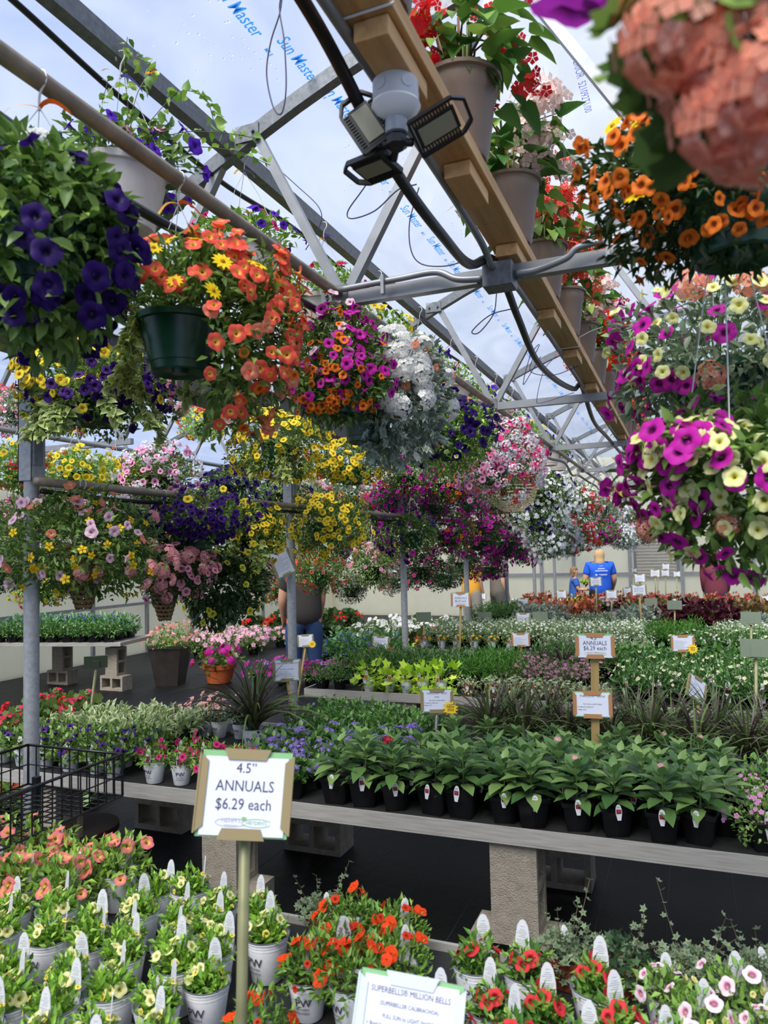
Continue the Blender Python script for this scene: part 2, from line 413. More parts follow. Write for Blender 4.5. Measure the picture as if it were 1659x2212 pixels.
def stems(rng, g, sh, n, r=.0014, col='#6d8a3e', z0=-.02, rmax=.98, keep=None):
    for i in range(n):
        d = nrm(rng.normal(0, 1, (1, 3))); 
        if d[0, 2] < -.3: d[0, 2] *= -1
        e = sh.p(d, rmax)[0]
        if keep is not None and not keep(e[None])[0]: continue
        b = np.array([d[0, 0]*sh.R*.15, d[0, 1]*sh.R*.15, z0]); m_ = (b+e)/2+np.array([0, 0, .25*abs(e[2]-b[2])+.01])
        v, q = tube([b, (b+m_)/2+rng.normal(0, .003, 3), m_, (m_+e)/2, e], r, 3); g.add(v, q, C(col))
def rot_to(d):
    return Vector(d).to_track_quat('Z', 'Y')
def vdirs(rng, n, cen, kap, fr):
    c = np.array(cen, float); w = c[0]*fr[0]+c[1]*np.array([0, 0, 1])+c[2]*fr[1]
    return nrm(w*kap+rng.normal(0, 1, (n, 3)))
# -------- pots
def pot_mesh(kind, r, h):
    g = G()
    if kind == 'sq':
        v, q = slathe([(r*.72*1.2, 0), (r*.98*1.2, h*.86), (r*1.06*1.2, h*.86), (r*1.08*1.2, h), (r*1.0*1.2, h), (r*.93*1.2, h*.8), (.001, h*.8)], 4, ph=math.pi/4); g.add(v, q); g.add(slathe([(.001, 0.001), (r*.86, 0)], 4, ph=math.pi/4)[0], slathe([(0, 0), (1, 0)], 4)[1])
    else:
        rb = .70*r
        prof = [(.001, .004), (rb*.8, .004), (rb*.92, 0), (rb, .003), (rb+(r-rb)*.80, h*.80), (r*.955, h*.80), (r*.985, h*.955), (r*1.04, h*.96), (r*1.045, h), (r*.985, h*.995), (r*.93, h*.84), (.001, h*.83)]
        if kind == 'hang': prof = [(.001, .0), (rb*.25, .0), (rb*.3, .012), (rb*.75, .01), (rb*.95, 0), (rb, .004), (rb*1.04, h*.16), (rb*1.08, h*.17), (r*.955, h*.88), (r*1.05, h*.89), (r*1.06, h), (r*.97, h), (r*.9, h*.8), (.001, h*.8)]
        if kind == 'tall': prof = [(.001, .0), (rb*.9, 0), (rb, .012), (rb*1.01, h*.12), (rb*1.05, h*.14), (r*.9, h*.74), (r*.96, h*.78), (r*.98, h*.95), (r*1.08, h*.955), (r*1.09, h), (r*.97, h), (r*.92, h*.85), (.001, h*.85)]
        v, q = slathe(prof, 24); g.add(v, q)
    return g
def soil_mesh(r, z): 
    v, q = slathe([(.001, z+.006), (r*.5, z+.004), (r, z)], 12); return G().add(v, q).build('soil', M_soil)
def curved_text(s, size, r, z, taper, bold=0.0):
    V, F = text(s, size, bold=bold); a = V[:, 0]/r-math.pi/2; rr = r+taper*V[:, 1]+.0007
    return np.stack([rr*np.cos(a), rr*np.sin(a), z+V[:, 1]], 1), F
_wp = None
def white_pot(r=.05, h=.098):
    g = pot_mesh('round', r, h); me = g.build('pot', M_white)
    t = G(); tp = (.3*r)/h
    for s, sz, z, b in (('P', .026, .046, .0), ('W', .026, .046, .0)):
        V, F = curved_text(s, sz, r*.87, z, tp, .01); 
        a = -.26 if s == 'P' else .20; ca, sa = math.cos(a), math.sin(a)
        V = V @ np.array([[ca, -sa, 0], [sa, ca, 0], [0, 0, 1]]).T; t.add(V, F)
    for s, sz, z in (('PROVEN', .008, .036), ('WINNERS', .008, .027)):
        V, F = curved_text(s, sz, r*.83, z, tp); t.add(V, F)
    gl = G(); V, F = slathe([(r*.962, h*.86), (r*.966, h*.868)], 24); V[:, :2] *= 1.008
    t.add(V, F)
    tx = t.build('lettering', M_ink, False)
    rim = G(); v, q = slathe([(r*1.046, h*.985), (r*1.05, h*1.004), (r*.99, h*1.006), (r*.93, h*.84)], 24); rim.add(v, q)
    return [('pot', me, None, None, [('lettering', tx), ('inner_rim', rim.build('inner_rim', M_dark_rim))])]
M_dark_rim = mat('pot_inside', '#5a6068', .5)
def tag_mesh(w=.030, h=.075, pic=None):
    pts = [(-.55, -.5), (.55, -.5), (1.0, .15), (.98, .55), (.72, .86), (.35, .99), (0, 1.02), (-.35, .99), (-.72, .86), (-.98, .55), (-1.0, .15)]
    P = np.array([[x*w/2, 0, z*h] for x, z in pts]); n = len(P)
    v = np.concatenate([P+[0, -.0007, 0], P+[0, .0007, 0]])
    f = [np.arange(n)[None], (np.arange(n)[::-1]+n)[None], np.array([[i, i+n, (i+1) % n+n, (i+1) % n] for i in range(n)])]
    me = G().add(v, f).build('plant_tag', M_tag, False)
    t = G(); z = .86; k = 0; rng = random.Random(3)
    if pic:
        v, q = box((0, -.001, h*.33), (w*.78, .0008, h*.42)); t.add(v, q, C(pic)*.6, 1); v, q = box((w*.05, -.0014, h*.4), (w*.5, .0008, h*.22)); t.add(v, q, C(pic), 1)
        v, f = text('PW', h*.2); v = v[:, [0, 2, 1]]; v[:, 1] = -.0012; v[:, 2] += h*.66; t.add(v, f, (1, 1, 1), 0)
        return me, t.build('tag_print', [M_ink, M_petal], False)
    while z > .06:
        ww = w*rng.uniform(.35, .8)*(.55 if z > .75 else 1)
        for sgn in (-1,):
            v, q = box((0 if z > .75 else rng.uniform(-.05, .05)*w, -.001, z*h), (ww, .0006, .0011)); t.add(v, q)
        z -= .045 if k % 5 else .075; k += 1
    return me, t.build('tag_print', M_inkl, False)
# ------------------------------------------------------------------ the setting
R0 = np.random.default_rng(11)
POSTX, YT0, DYT, NT = -2.8, 2.6, 2.44, 7
def arch(x, cx=.4): return 3.95-.117*(x-cx)**2
me = G(); v, q = box((-4, 9, -.05), (26, 26, .1)); me.add(v, q)
fl_o = part('floor', me.build('floor', M_floor, False)); fl_o['kind'] = 'structure'; fl_o['label'] = 'black woven weed fabric covering the greenhouse floor'
g = G()
for i in range(34):
    x = -9+i*.305
    v, q = box((x, 8, .0006), (.004, 22, .0008)); g.add(v, q)
part('marking_line', g.build('marking_line', mat('fabric_stripe', '#24322f', .6), False), fl_o, kind='stuff')
def film_sheet(name, cx, label):
    xs = np.linspace(cx-3.2, cx+3.2, 41); ys = np.linspace(-2.3, 19.1, 30)
    X, Y = np.meshgrid(xs, ys, indexing='ij'); Z = arch(X, cx)+.03+.012*np.sin(X*9+np.cos(Y*2.2)*2)*np.sin(Y*2.575*1.0)
    v = np.stack([X, Y, Z], -1).reshape(-1, 3); i = np.arange(40)[:, None]*30; j = np.arange(29)[None]
    q = np.stack([i+j, i+j+1, i+30+j+1, i+30+j], -1).reshape(-1, 4)
    o = part(name, G().add(v, q).build(name, M_film)); tagp(o, label, None, None, 'structure'); return o
ceil = film_sheet('ceiling', .4, 'clear plastic film roof with blue lettering over the arches')
film_sheet('ceiling', -6.0, 'clear plastic film roof of the neighbouring bay')
def on_film(V, x0, y0, ang, cx=.4):
    ca, sa = math.cos(ang), math.sin(ang)
    x = x0+V[:, 0]*ca-V[:, 1]*sa; y = y0+V[:, 0]*sa+V[:, 1]*ca
    return np.stack([x, y, arch(x, cx)+.022], 1)
for k, (x0, y0) in enumerate([(-1.37, 2.12), (-1.32, 2.47), (-1.30, 2.78), (-1.36, 3.34), (-1.37, 3.88), (-1.37, 4.33), (-1.37, 4.75)]+[(-1.36, 5.25+.5*i) for i in range(16)]+[(1.05, 2.6+.55*i) for i in range(10)]+[(.02, 4.2), (.02, 4.9), (.02, 5.6), (.02, 6.3)]):
    g = G(); V, F = text('Sun Master', .062, shear=.35, bold=.008); V = V*[1, -1, 1]; g.add(on_film(V, x0, y0, math.pi/2), F)
    V, F = text('MR II', .02, shear=.3, bold=.03); V = V*[1, -1, 1]; V[:, 0] += .23; V[:, 1] += .0; g.add(on_film(V, x0, y0, math.pi/2), F)
    part('lettering', g.build('lettering', M_inkb, False), ceil)
g = G(); V, F = text('INTERIOR  521092T1/00', .05); V = V*[1, -1, 1]; g.add(on_film(V, -.38, 3.5, math.pi/2), F); part('lettering', g.build('lettering', mat('violet_print', '#6a78c8', .6, trans=.5), False), ceil)
# droplets of condensation on the film
g = G(); dv, dq = lathe([(.001, -.0035), (.004, -.002), (.005, .001)], 6)
for cx_, cy_, n in ((-1.45, 2.15, 60), (-1.3, 3.3, 40), (-1.15, 4.3, 60), (-1.3, 5.2, 40), (-1.0, 6.0, 60), (-1.2, 7.0, 50)):
    for i in range(n):
        x = cx_+R0.normal(0, .09); y = cy_+R0.normal(0, .16); s = R0.uniform(.5, 1.2); g.add(dv*s+[x, y, arch(x)+.024], dq)
part('droplet', g.build('droplet', mat('water_drop', '#f2f6ff', .1, trans=.6)), ceil, kind='stuff')
# posts
for i in range(NT):
    y = YT0+DYT*i
    rt = root('support_post', f'{ordn(i+1)} galvanised support post of the row between the bays, counted from the camera', 'post', (POSTX, y, 0), group='galvanised posts under the gutter')
    g = G(); v, q = lathe([(.034, 0), (.034, 2.3)], 20); g.add(v, q); part('pole', g.build('pole', M_postg), rt)
    g = G()
    for d in ((0, .036, 2.42, .085, .006, .62), (0, -.036, 2.42, .085, .006, .62), (.04, 0, 2.42, .006, .078, .62), (-.04, 0, 2.42, .006, .078, .62)):
        v, q = box(d[:3], d[3:]); g.add(v, q)
    part('top_bracket', g.build('top_bracket', M_postg, False), rt)
    g = G(); v, q = box((.048, -.01, 2.28), (.012, .05, .2)); g.add(v, q); v, q = tube([(.06, -.03, 2.34), (.06, .02, 2.34)], .006); g.add(v, q); part('hinge_plate', g.build('hinge_plate', M_galv, False), rt)
# gutter
g = G()
for a, b in (((-.13, 2.72), (.13, 2.72)), ((-.13, 2.72), (-.17, 2.86)), ((.13, 2.72), (.17, 2.86)), ((-.17, 2.86), (-.2, 2.855)), ((.17, 2.86), (.2, 2.855))):
    x0, z0 = a; x1, z1 = b; v = np.array([[x0, -2.3, z0], [x1, -2.3, z1], [x1, 19, z1], [x0, 19, z0]])+[POSTX, 0, 0]
    v = np.concatenate([v, v+[0, 0, .004]]); g.add(v, BQ)
tagp(part('gutter', g.build('gutter', M_galv, False)), 'long galvanised rain gutter carried on the post row', 'gutter')
# trusses
def rect_sweep(P, w, h):
    P = np.array(P); d = nrm(np.gradient(P, axis=0)); y = np.array([0, 1.0, 0]); z = np.cross(d, y); z *= np.sign(z[:, 2:3]+1e-9)
    v = np.stack([P-y*w/2-z*h/2, P+y*w/2-z*h/2, P+y*w/2+z*h/2, P-y*w/2+z*h/2], 1).reshape(-1, 3); n = len(P)
    i = np.arange(n-1)[:, None]*4; j = np.arange(4)[None]; k = (j+1) % 4
    return v, np.stack([i+j, i+k, i+4+k, i+4+j], -1).reshape(-1, 4)
WEBS = [((-1.2, 2.74), (-1.57, 3.47)), ((-1.18, 2.74), (-.53, 3.82)), ((-1.72, 3.42), (-2.14, 2.72)), ((-.5, 3.82), (.15, 2.74)), ((.2, 2.74), (.95, 3.88)), ((1.0, 3.88), (2.0, 2.74)), ((2.0, 2.74), (2.4, 3.44))]
def truss_proto(cx):
    xs = np.linspace(cx-3.18, cx+3.18, 33); out = []
    g = G(); v, q = rect_sweep(np.stack([xs, 0*xs, arch(xs, cx)-.02], 1), .045, .06); g.add(v, q); out.append(('arch', g.build('arch', M_galv, False)))
    g = G(); v, q = bar((cx-1.63, 0, 2.722), (cx+1.7, 0, 2.722), .04, .05); g.add(v, q); out.append(('chord', g.build('chord', M_alu, False)))
    for (a, b) in WEBS:
        g = G(); v, q = bar((a[0]-.4+cx, .004, a[1]), (b[0]-.4+cx, .004, b[1]), .036, .036, (0, 1, 0)); g.add(v, q); out.append(('web_strut', g.build('web_strut', M_alu, False)))
    for x, z in ((-2.0, 3.47), (-1.62, 2.74), (-.92, 3.82), (2.0, 3.44)):
        g = G(); v, q = box((cx+x, -.026, z), (.11, .006, .07)); g.add(v, q)
        for dx in (-.03, .03): v, q = lathe([(.001, .012), (.007, .012), (.008, 0)], 6); v = v[:, [0, 2, 1]]*[1, -1, 1]+[cx+x+dx, -.03, z]; g.add(v, q)
        out.append(('gusset_plate', g.build('gusset_plate', M_galv, False)))
    return out
for bay, cx in (('main', .4), ('left', -6.0)):
    pr = truss_proto(cx)
    for i in range(NT):
        rt = root('roof_truss', f'{ordn(i+1)} arched steel roof truss of the {"near" if bay == "main" else "left-hand"} bay, counted from the camera', 'truss', (0, YT0+DYT*i, 0), group='roof trusses')
        inst(pr, rt)
def long_bar(name, x, z, w, h, m_, label, cat, y0=-2.0, y1=18.5, rnd=False):
    g = G()
    if rnd: v, q = tube([(x, y, z) for y in np.linspace(y0, y1, 30)], w, 10, True)
    else: v, q = box((x, (y0+y1)/2, z), (w, y1-y0, h))
    g.add(v, q); return tagp(part(name, g.build(name, m_, rnd)), label, cat)
long_bar('purlin', -1.69, 3.43, .05, .07, M_galv, 'square steel purlin the cream hanging pots hook on', 'purlin')
long_bar('purlin', .4, 3.89, .04, .05, M_alu, 'ridge purlin under the top of the film roof', 'purlin')
long_bar('purlin', 2.49, 3.40, .05, .07, M_galv, 'square steel purlin right of the wooden beam', 'purlin')
long_bar('hanging_pipe', -1.21, 2.745, .021, 0, M_pipe, 'weathered brown pipe carrying the upper row of flower baskets', 'pipe', rnd=True)
long_bar('hanging_pipe', -2.72, 2.10, .021, 0, M_pipe, 'weathered brown pipe tied low along the post row', 'pipe', y0=2.55, rnd=True)
long_bar('hanging_pipe', -2.0, 2.735, .018, 0, M_pipe, 'thin weathered pipe behind the coral petunia basket', 'pipe', rnd=True)
for k, (x, z) in enumerate(((-4.4, 2.66), (-5.2, 2.66), (-7.6, 2.66))):
    long_bar('hanging_pipe', x, z, .02, 0, M_alu, f'{ordn(k+1)} grey basket pipe of the left-hand bay, counted from the post row', 'pipe', rnd=True)
def hose(name, pts, r, label, m_=None, n=14):
    v, q = tube(bez(pts, n), r, 6, True); return tagp(part(name, G().add(v, q).build(name, m_ or M_hose)), label, 'hose')
hose('irrigation_hose', [(-1.27+.03*math.sin(i*1.7), -1+i*.8, 2.69-.035*(i % 3 == 1)-.03*(i % 2)) for i in range(24)], .014, 'black irrigation hose slung under the upper brown pipe')
hose('irrigation_hose', [(-1.78+.02*math.sin(i*2.1), -1+i*.61, 3.39-.05*(i % 4 == 2)-.012*(i % 2)) for i in range(32)], .011, 'black irrigation hose tied along the square purlin')
hose('irrigation_hose', [(-2.74, 2.6+i*.6, 2.06-.015*(i % 2)) for i in range(26)], .013, 'black irrigation hose below the low brown pipe')
bh = [(-.64, .9, 2.83), (-.64, 1.3, 2.80), (-.61, 1.62, 2.66), (-.60, 2.0, 2.63), (-.62, 2.35, 2.68), (-.60, 2.62, 2.78), (-.62, 3.1, 2.72), (-.64, 3.6, 2.66), (-.64, 4.2, 2.68), (-.62, 4.8, 2.74), (-.60, 5.05, 2.8), (-.62, 5.9, 2.7), (-.62, 7.0, 2.72), (-.62, 9, 2.75)]
hose('irrigation_hose', bh, .016, 'thick black hose sagging beside the wooden beam')
def loop(pts, label, y=None, **k):
    P = [at(p[0], p[1], Y=p[2] if len(p) > 2 else y) for p in pts]
    v, q = tube(bez(P, 10), .0022, 5); return tagp(part('drip_tube', G().add(v, q).build('drip_tube', mat('drip_tube_plastic', '#2e2a52', .4))), label, 'drip tube')
loop([(612, -60), (606, 20), (585, 90), (576, 160), (590, 230), (608, 245), (618, 190), (614, 90), (604, 10), (625, -40)], 'thin violet drip tube hanging in a long loop near the top edge', y=1.75)
loop([(830, 330), (790, 400), (752, 455), (760, 472), (810, 455), (860, 410), (900, 398)], 'thin drip tube looping left of the work light', y=2.1)
loop([(905, 405), (885, 480), (888, 540), (910, 570), (960, 575), (1010, 562)], 'thin drip tube curving between the light and the box', y=2.3)
loop([(1115, 665), (1060, 680), (1020, 715), (1035, 718), (1065, 680), (1072, 640), (1072, 610)], 'thin drip tube looping below the grey box', y=2.7)
loop([(1168, 770), (1150, 800), (1130, 830), (1145, 770), (1165, 745), (1145, 800), (1195, 810), (1250, 790)], 'tangle of thin drip tubes beyond the first truss', y=4.0)
loop([(1240, 848), (1170, 870), (1160, 860), (1175, 800), (1200, 770)], 'thin drip tube hanging to the second chord', y=4.9)
loop([(505, 290), (560, 330), (640, 400), (690, 450), (690, 490), (660, 540)], 'thin drip tube slanting below the purlin', y=2.9)
# wooden beam with blocks
bm_root = root('wooden_beam', 'long pine beam with spacer blocks carrying the brown begonia pots', 'beam', (0, 0, 0))
ys = [-.6, 2.35, 5.2, 8.1, 11.0]
for a, b in zip(ys[:-1], ys[1:]):
    g = G(); v, q = box((-.539, (a+b)/2, 2.822), (.112, b-a-.004, .042)); g.add(v, q); part('board', bevel(g.build('board', M_wood, False), .004), bm_root)
for y in (1.44, 2.02, 2.62, 3.4, 4.15, 5.05, 5.7, 6.4, 7.5, 8.4):
    g = G(); v, q = box((-.535, y, 2.778), (.075, .20 if y != 1.44 else .24, .042)); g.add(v, q); part('spacer_block', bevel(g.build('spacer_block', M_wood, False), .004), bm_root)
for y in (1.30, 4.0):
    g = G(); P = [(-.60, y, 2.80), (-.60, y+.01, 2.846), (-.478, y+.012, 2.846), (-.478, y, 2.798), (-.60, y, 2.797)]; v, q = tube(P, .003, 5); g.add(v, q)
    v, q = tube([(-.478, y, 2.846), (-.42, y+.03, 2.88), (-.36, y+.05, 2.90)], .0022, 5); g.add(v, q)
    part('cable_tie', g.build('cable_tie', M_wwire), bm_root)
# conduit and junction box on the first chord
rt = root('electrical_conduit', 'grey metal conduit with a square junction box on the first chord', 'conduit', (0, 2.56, 2.70))
g = G(); v, q = box((-.57, 0, 0), (.105, .09, .085)); g.add(v, q); part('junction_box', bevel(g.build('junction_box', M_galv, False), .004), rt)
for s, pts in (('l', [(-1.19, -.012, .045), (-.95, -.012, .05), (-.80, -.015, .05), (-.72, -.02, .01), (-.63, -.01, 0)]), ('r', [(-.51, -.01, 0), (-.44, -.01, 0), (-.34, -.02, .02), (-.27, -.02, .055), (0, -.02, .055), (.4, -.02, .055), (1.2, -.02, .055)])):
    v, q = tube(bez(pts, 8), .0125, 8, True); part('pipe', G().add(v, q).build('pipe', M_alu), rt)
for s, pts in (('n', [(-.585, -.04, .02), (-.59, -.25, .07), (-.59, -1.0, .085), (-.59, -1.6, .085)]), ('f', [(-.575, .04, .02), (-.575, .3, .07), (-.58, 1.5, .08), (-.58, 4.5, .08), (-.58, 7.5, .08)])):
    v, q = tube(bez(pts, 8), .0125, 8, True); part('pipe', G().add(v, q).build('pipe', M_alu), rt)
for x in (-1.0, -.2): 
    v, q = box((x, -.03, .03), (.012, .02, .07)); part('pipe_clip', G().add(v, q).build('pipe_clip', M_alu, False), rt)
for P in ((-.515, 0, 0), (-.63, 0, 0)):
    v, q = tube([(P[0]-.01, 0, 0), (P[0]+.03 if P[0] > -.55 else P[0]-.02, 0, 0)], .017, 8, True); part('coupling', G().add(v, q).build('coupling', M_galv), rt)
# far and side walls
def wall(name, c, s, m_, label):
    v, q = box(c, s); o = part(name, G().add(v, q).build(name, m_, False)); tagp(o, label, None, None, 'structure'); return o
M_grass = mat('outdoor_grass', '#8ea673', .9)
wf = wall('wall_far', (-4, 19.0, 1.95), (14, .04, 3.9), M_wall, 'pale translucent panel wall at the far end of the greenhouse')
for x in (-3.4, -2.6, -2.0, -1.28, -.12, 1.4):
    v, q = box((x, 18.95, 1.5), (.08, .06, 3.0)); part('mullion', G().add(v, q).build('mullion', M_alu, False), wf)
v, q = box((-2.2, 18.95, 1.06), (9, .05, .06)); part('rail', G().add(v, q).build('rail', M_alu, False), wf)
lv = root('louvre_shutter', 'grey louvred shutter in the far wall', 'shutter', (-.68, 18.93, .95))
for i in range(14): v, q = box((0, 0, i*.075+.03), (.9, .02, .07), [[1, 0, 0], [0, .94, -.34], [0, .34, .94]]); part('slat', G().add(v, q).build('slat', M_rail, False), lv)
for s in (-1, 1): v, q = box((s*.48, 0, .55), (.06, .05, 1.15)); part('frame', G().add(v, q).build('frame', M_galv, False), lv)
wl = wall('wall_left', (-9.25, 8.5, 1.4), (.04, 22, 2.8), M_wall, 'pale translucent side wall of the left-hand bay')
for i in range(15):
    v, q = box((-9.2, -1+i*1.35, 1.4), (.05, .06, 2.8)); part('mullion', G().add(v, q).build('mullion', M_alu, False), wl)
for z in (.9, 1.8):
    v, q = box((-9.19, 8.5, z), (.04, 22, .05)); part('rail', G().add(v, q).build('rail', M_alu, False), wl)
# ------------------------------------------------------------------ benches
BZ = .625
def block_mesh(vert=True):
    g = G(); L, Wd, Hh = .37, .19, .19          # L long side, cores run along Hh
    for y in (-Wd/2+.016, Wd/2-.016): v, q = box((0, y, 0), (L, .032, Hh)); g.add(v, q)
    for x in (-L/2+.0165, 0, L/2-.0165): v, q = box((x, 0, 0), (.032 if x == 0 else .0316, Wd-.01, Hh-.002)); g.add(v, q)
    return g.build('concrete_block', M_conc, False)
BLK = block_mesh()
BUP = Matrix(((0, 0, 1, 0), (0, 1, 0, 0), (1, 0, 0, 0), (0, 0, 0, 1)))   # long side up, cores along x
BFL = Matrix(((1, 0, 0, 0), (0, 0, 1, 0), (0, 1, 0, 0), (0, 0, 0, 1)))   # lying, cores along y
def block(M3, loc, label, grp='concrete blocks'):
    o = part('concrete_block', BLK); o.matrix_world = Matrix.Translation(loc) @ M3; tagp(o, label, 'block', grp)
BNAME = ['near', 'second', 'third', 'fourth', 'fifth', 'sixth']
BENCH = [(-3.6, 1.6, .55, 2.09), (-3.75, 1.9, 3.02, 4.36), (-2.97, 2.6, 5.54, 6.9), (-2.98, 3.0, 8.10, 9.45), (-3.0, 3.2, 10.6, 11.95), (-3.0, 3.4, 13.2, 14.6)]
M_mat = mat('bench_cloth', '#17181a', .7, noise=(20, .3, '#22221f'))
for bi, (x0, x1, y0, y1) in enumerate(BENCH):
    rt = root('plant_bench', f'{BNAME[bi]} long low bench with pale metal edge rail and black cloth top', 'bench', ((x0+x1)/2, (y0+y1)/2, 0), group='plant benches')
    c = ((x0+x1)/2, (y0+y1)/2)
    for nm, y in (('front_rail', y0), ('back_rail', y1)):
        g = G(); s = -1 if nm == 'front_rail' else 1
        v, q = box((0, y-c[1], BZ-.022), (x1-x0, .012, .058)); g.add(v, q); v, q = box((0, y-c[1]-s*.02, BZ-.055), (x1-x0, .05, .012)); g.add(v, q)
        part(nm, g.build(nm, M_rail, False), rt)
    for x in (x0, x1):
        v, q = box((x-c[0], 0, BZ-.022), (.012, y1-y0, .058)); part('end_rail', G().add(v, q).build('end_rail', M_rail, False), rt)
    v, q = box((0, 0, BZ-.018), (x1-x0-.02, y1-y0-.02, .008)); part('cloth_top', G().add(v, q).build('cloth_top', M_mat, False), rt)
    for k, x in enumerate([-.7, -2.1, .6, 1.5, -3.2]):
        if not (x0+.1 < x < x1-.1): continue
        for yy, sd in ((y0+.115, 'front'), (y1-.3, 'back')):
            if bi > 3 and sd == 'back': continue
            t = f'under the {sd} of the {BNAME[bi]} bench, {ordn(k+1)} support'
            block(BFL, (x, yy+.0, .095), f'concrete block lying flat {t}'); block(BUP, (x, yy, .3755), f'concrete block standing on end {t}')
# ------------------------------------------------------------------ hanging baskets
GREENS = dict(mid=['#64863c', '#46652c', '#86a550'], dark=['#385428', '#4b6834', '#2a4020'], bright=['#86b045', '#628f35', '#a5c658'], lime=['#b9da3c', '#8fb833', '#d3e85a'],
              silver=['#aab8a6', '#8b9c8a', '#c6d0c2'], grey=['#7f9474', '#5f7a58', '#9bb08c'], olive=['#7c8c3c', '#5c6f2c', '#9aa850'])
FL = dict(purple=('pet', ('#2a0b5e', '#180536')), violet=('pet', ('#5a22b8', '#320f70')), coral=('pet', ('#f4614e', '#f6cf52')), salmon=('pet', ('#f08a72', '#f3d08a')), magenta=('pet', ('#c41fa4', '#4a0c40')), pinkpet=('pet', ('#f2c9dc', '#b98aa8')), cream=('pet', ('#eef0a8', '#d6d23c')),
          hotpink=('pet', ('#f0428a', '#8a1040')), crimson=('pet', ('#c01048', '#70082c')),
          yel=('cal', ('#f5dc3c', '#c98f14')), pcal=('cal', ('#3c156e', '#140428')), ocal=('cal', ('#ec7d24', '#9c3a0c')), cocal=('cal', ('#f0705a', '#b03a2a')), pinkeye=('cal', ('#f3a9c0', '#a8123c')), pinkc=('cal', ('#f0a8cc', '#b0407c')), rcal=('cal', ('#d8344c', '#f0c0c8')), ylim=('cal', ('#e6e04a', '#b0a020')),
          bidens=('star', ('#fbd21e', '#d99a10')), daisy=('daisy', ('#fadb20', '#c08a10')), impat=('tiny', ('#f0509c',)),
          wverb=('clus', ('#f6f6f2',)), pverb=('clus', ('#eca0a4', '#fff', '#f6c4c0')), sverb=('clus', ('#f4a07c',)), rger=('clus', ('#e0182a',)), pger=('clus', ('#e8305c',)), peach=('clus', ('#f0a080', '#fff', '#f8c8b0')),
          alys=('puff', ('#f0ecf2',)), lobw=('tiny', ('#f6f6fa',)), lobp=('tiny', ('#3a1c8c',)), redb=('clus', ('#e23038',)))
# the fill colour of clusters
for k_ in ('pverb', 'peach'): FL[k_] = (FL[k_][0], (FL[k_][1][0], '#f0d0a0', FL[k_][1][2]))
VAR = leafvar(C('#c3cf86')); VARW = leafvar(C('#d2d8b4'))
def view_frame(loc):
    t = np.array([-loc[0], -loc[1], 0.0]); t /= np.linalg.norm(t); r = np.array([-t[1], t[0], 0.0]); return (-r if False else r, t)
CUTL = (np.concatenate([L2[0]*[.5, 1, 1]]+[(L2[0]*[.4, .55, 1]) @ np.array([[math.cos(a), math.sin(a), 0], [-math.sin(a), math.cos(a), 0], [0, 0, 1]])+[0, y, 0] for y in (.15, .4) for a in (.9, -.9)]), [np.concatenate([L2[1][0]+4*i for i in range(5)])], None)
def ribbon(g, p0, d, L, w, mi, rng):
    d = nrm(np.array(d, float)); s = nrm(np.cross(d, [0, 0, 1.0])+.01); n = 7; P = [np.array(p0)+d*L*t+np.array([0, 0, -.9*L*t*t+.35*L*t])+s*.006*math.sin(t*5) for t in np.linspace(0, 1, n)]
    u = np.array([0, 0, 1.0])*.6+s*.8; u = nrm(u)
    v = np.concatenate([[p-u*w/2, p+u*w/2] for p in P]); q = np.array([[2*i, 2*i+1, 2*i+3, 2*i+2] for i in range(n-1)]); g.add(v, q, mi=mi)
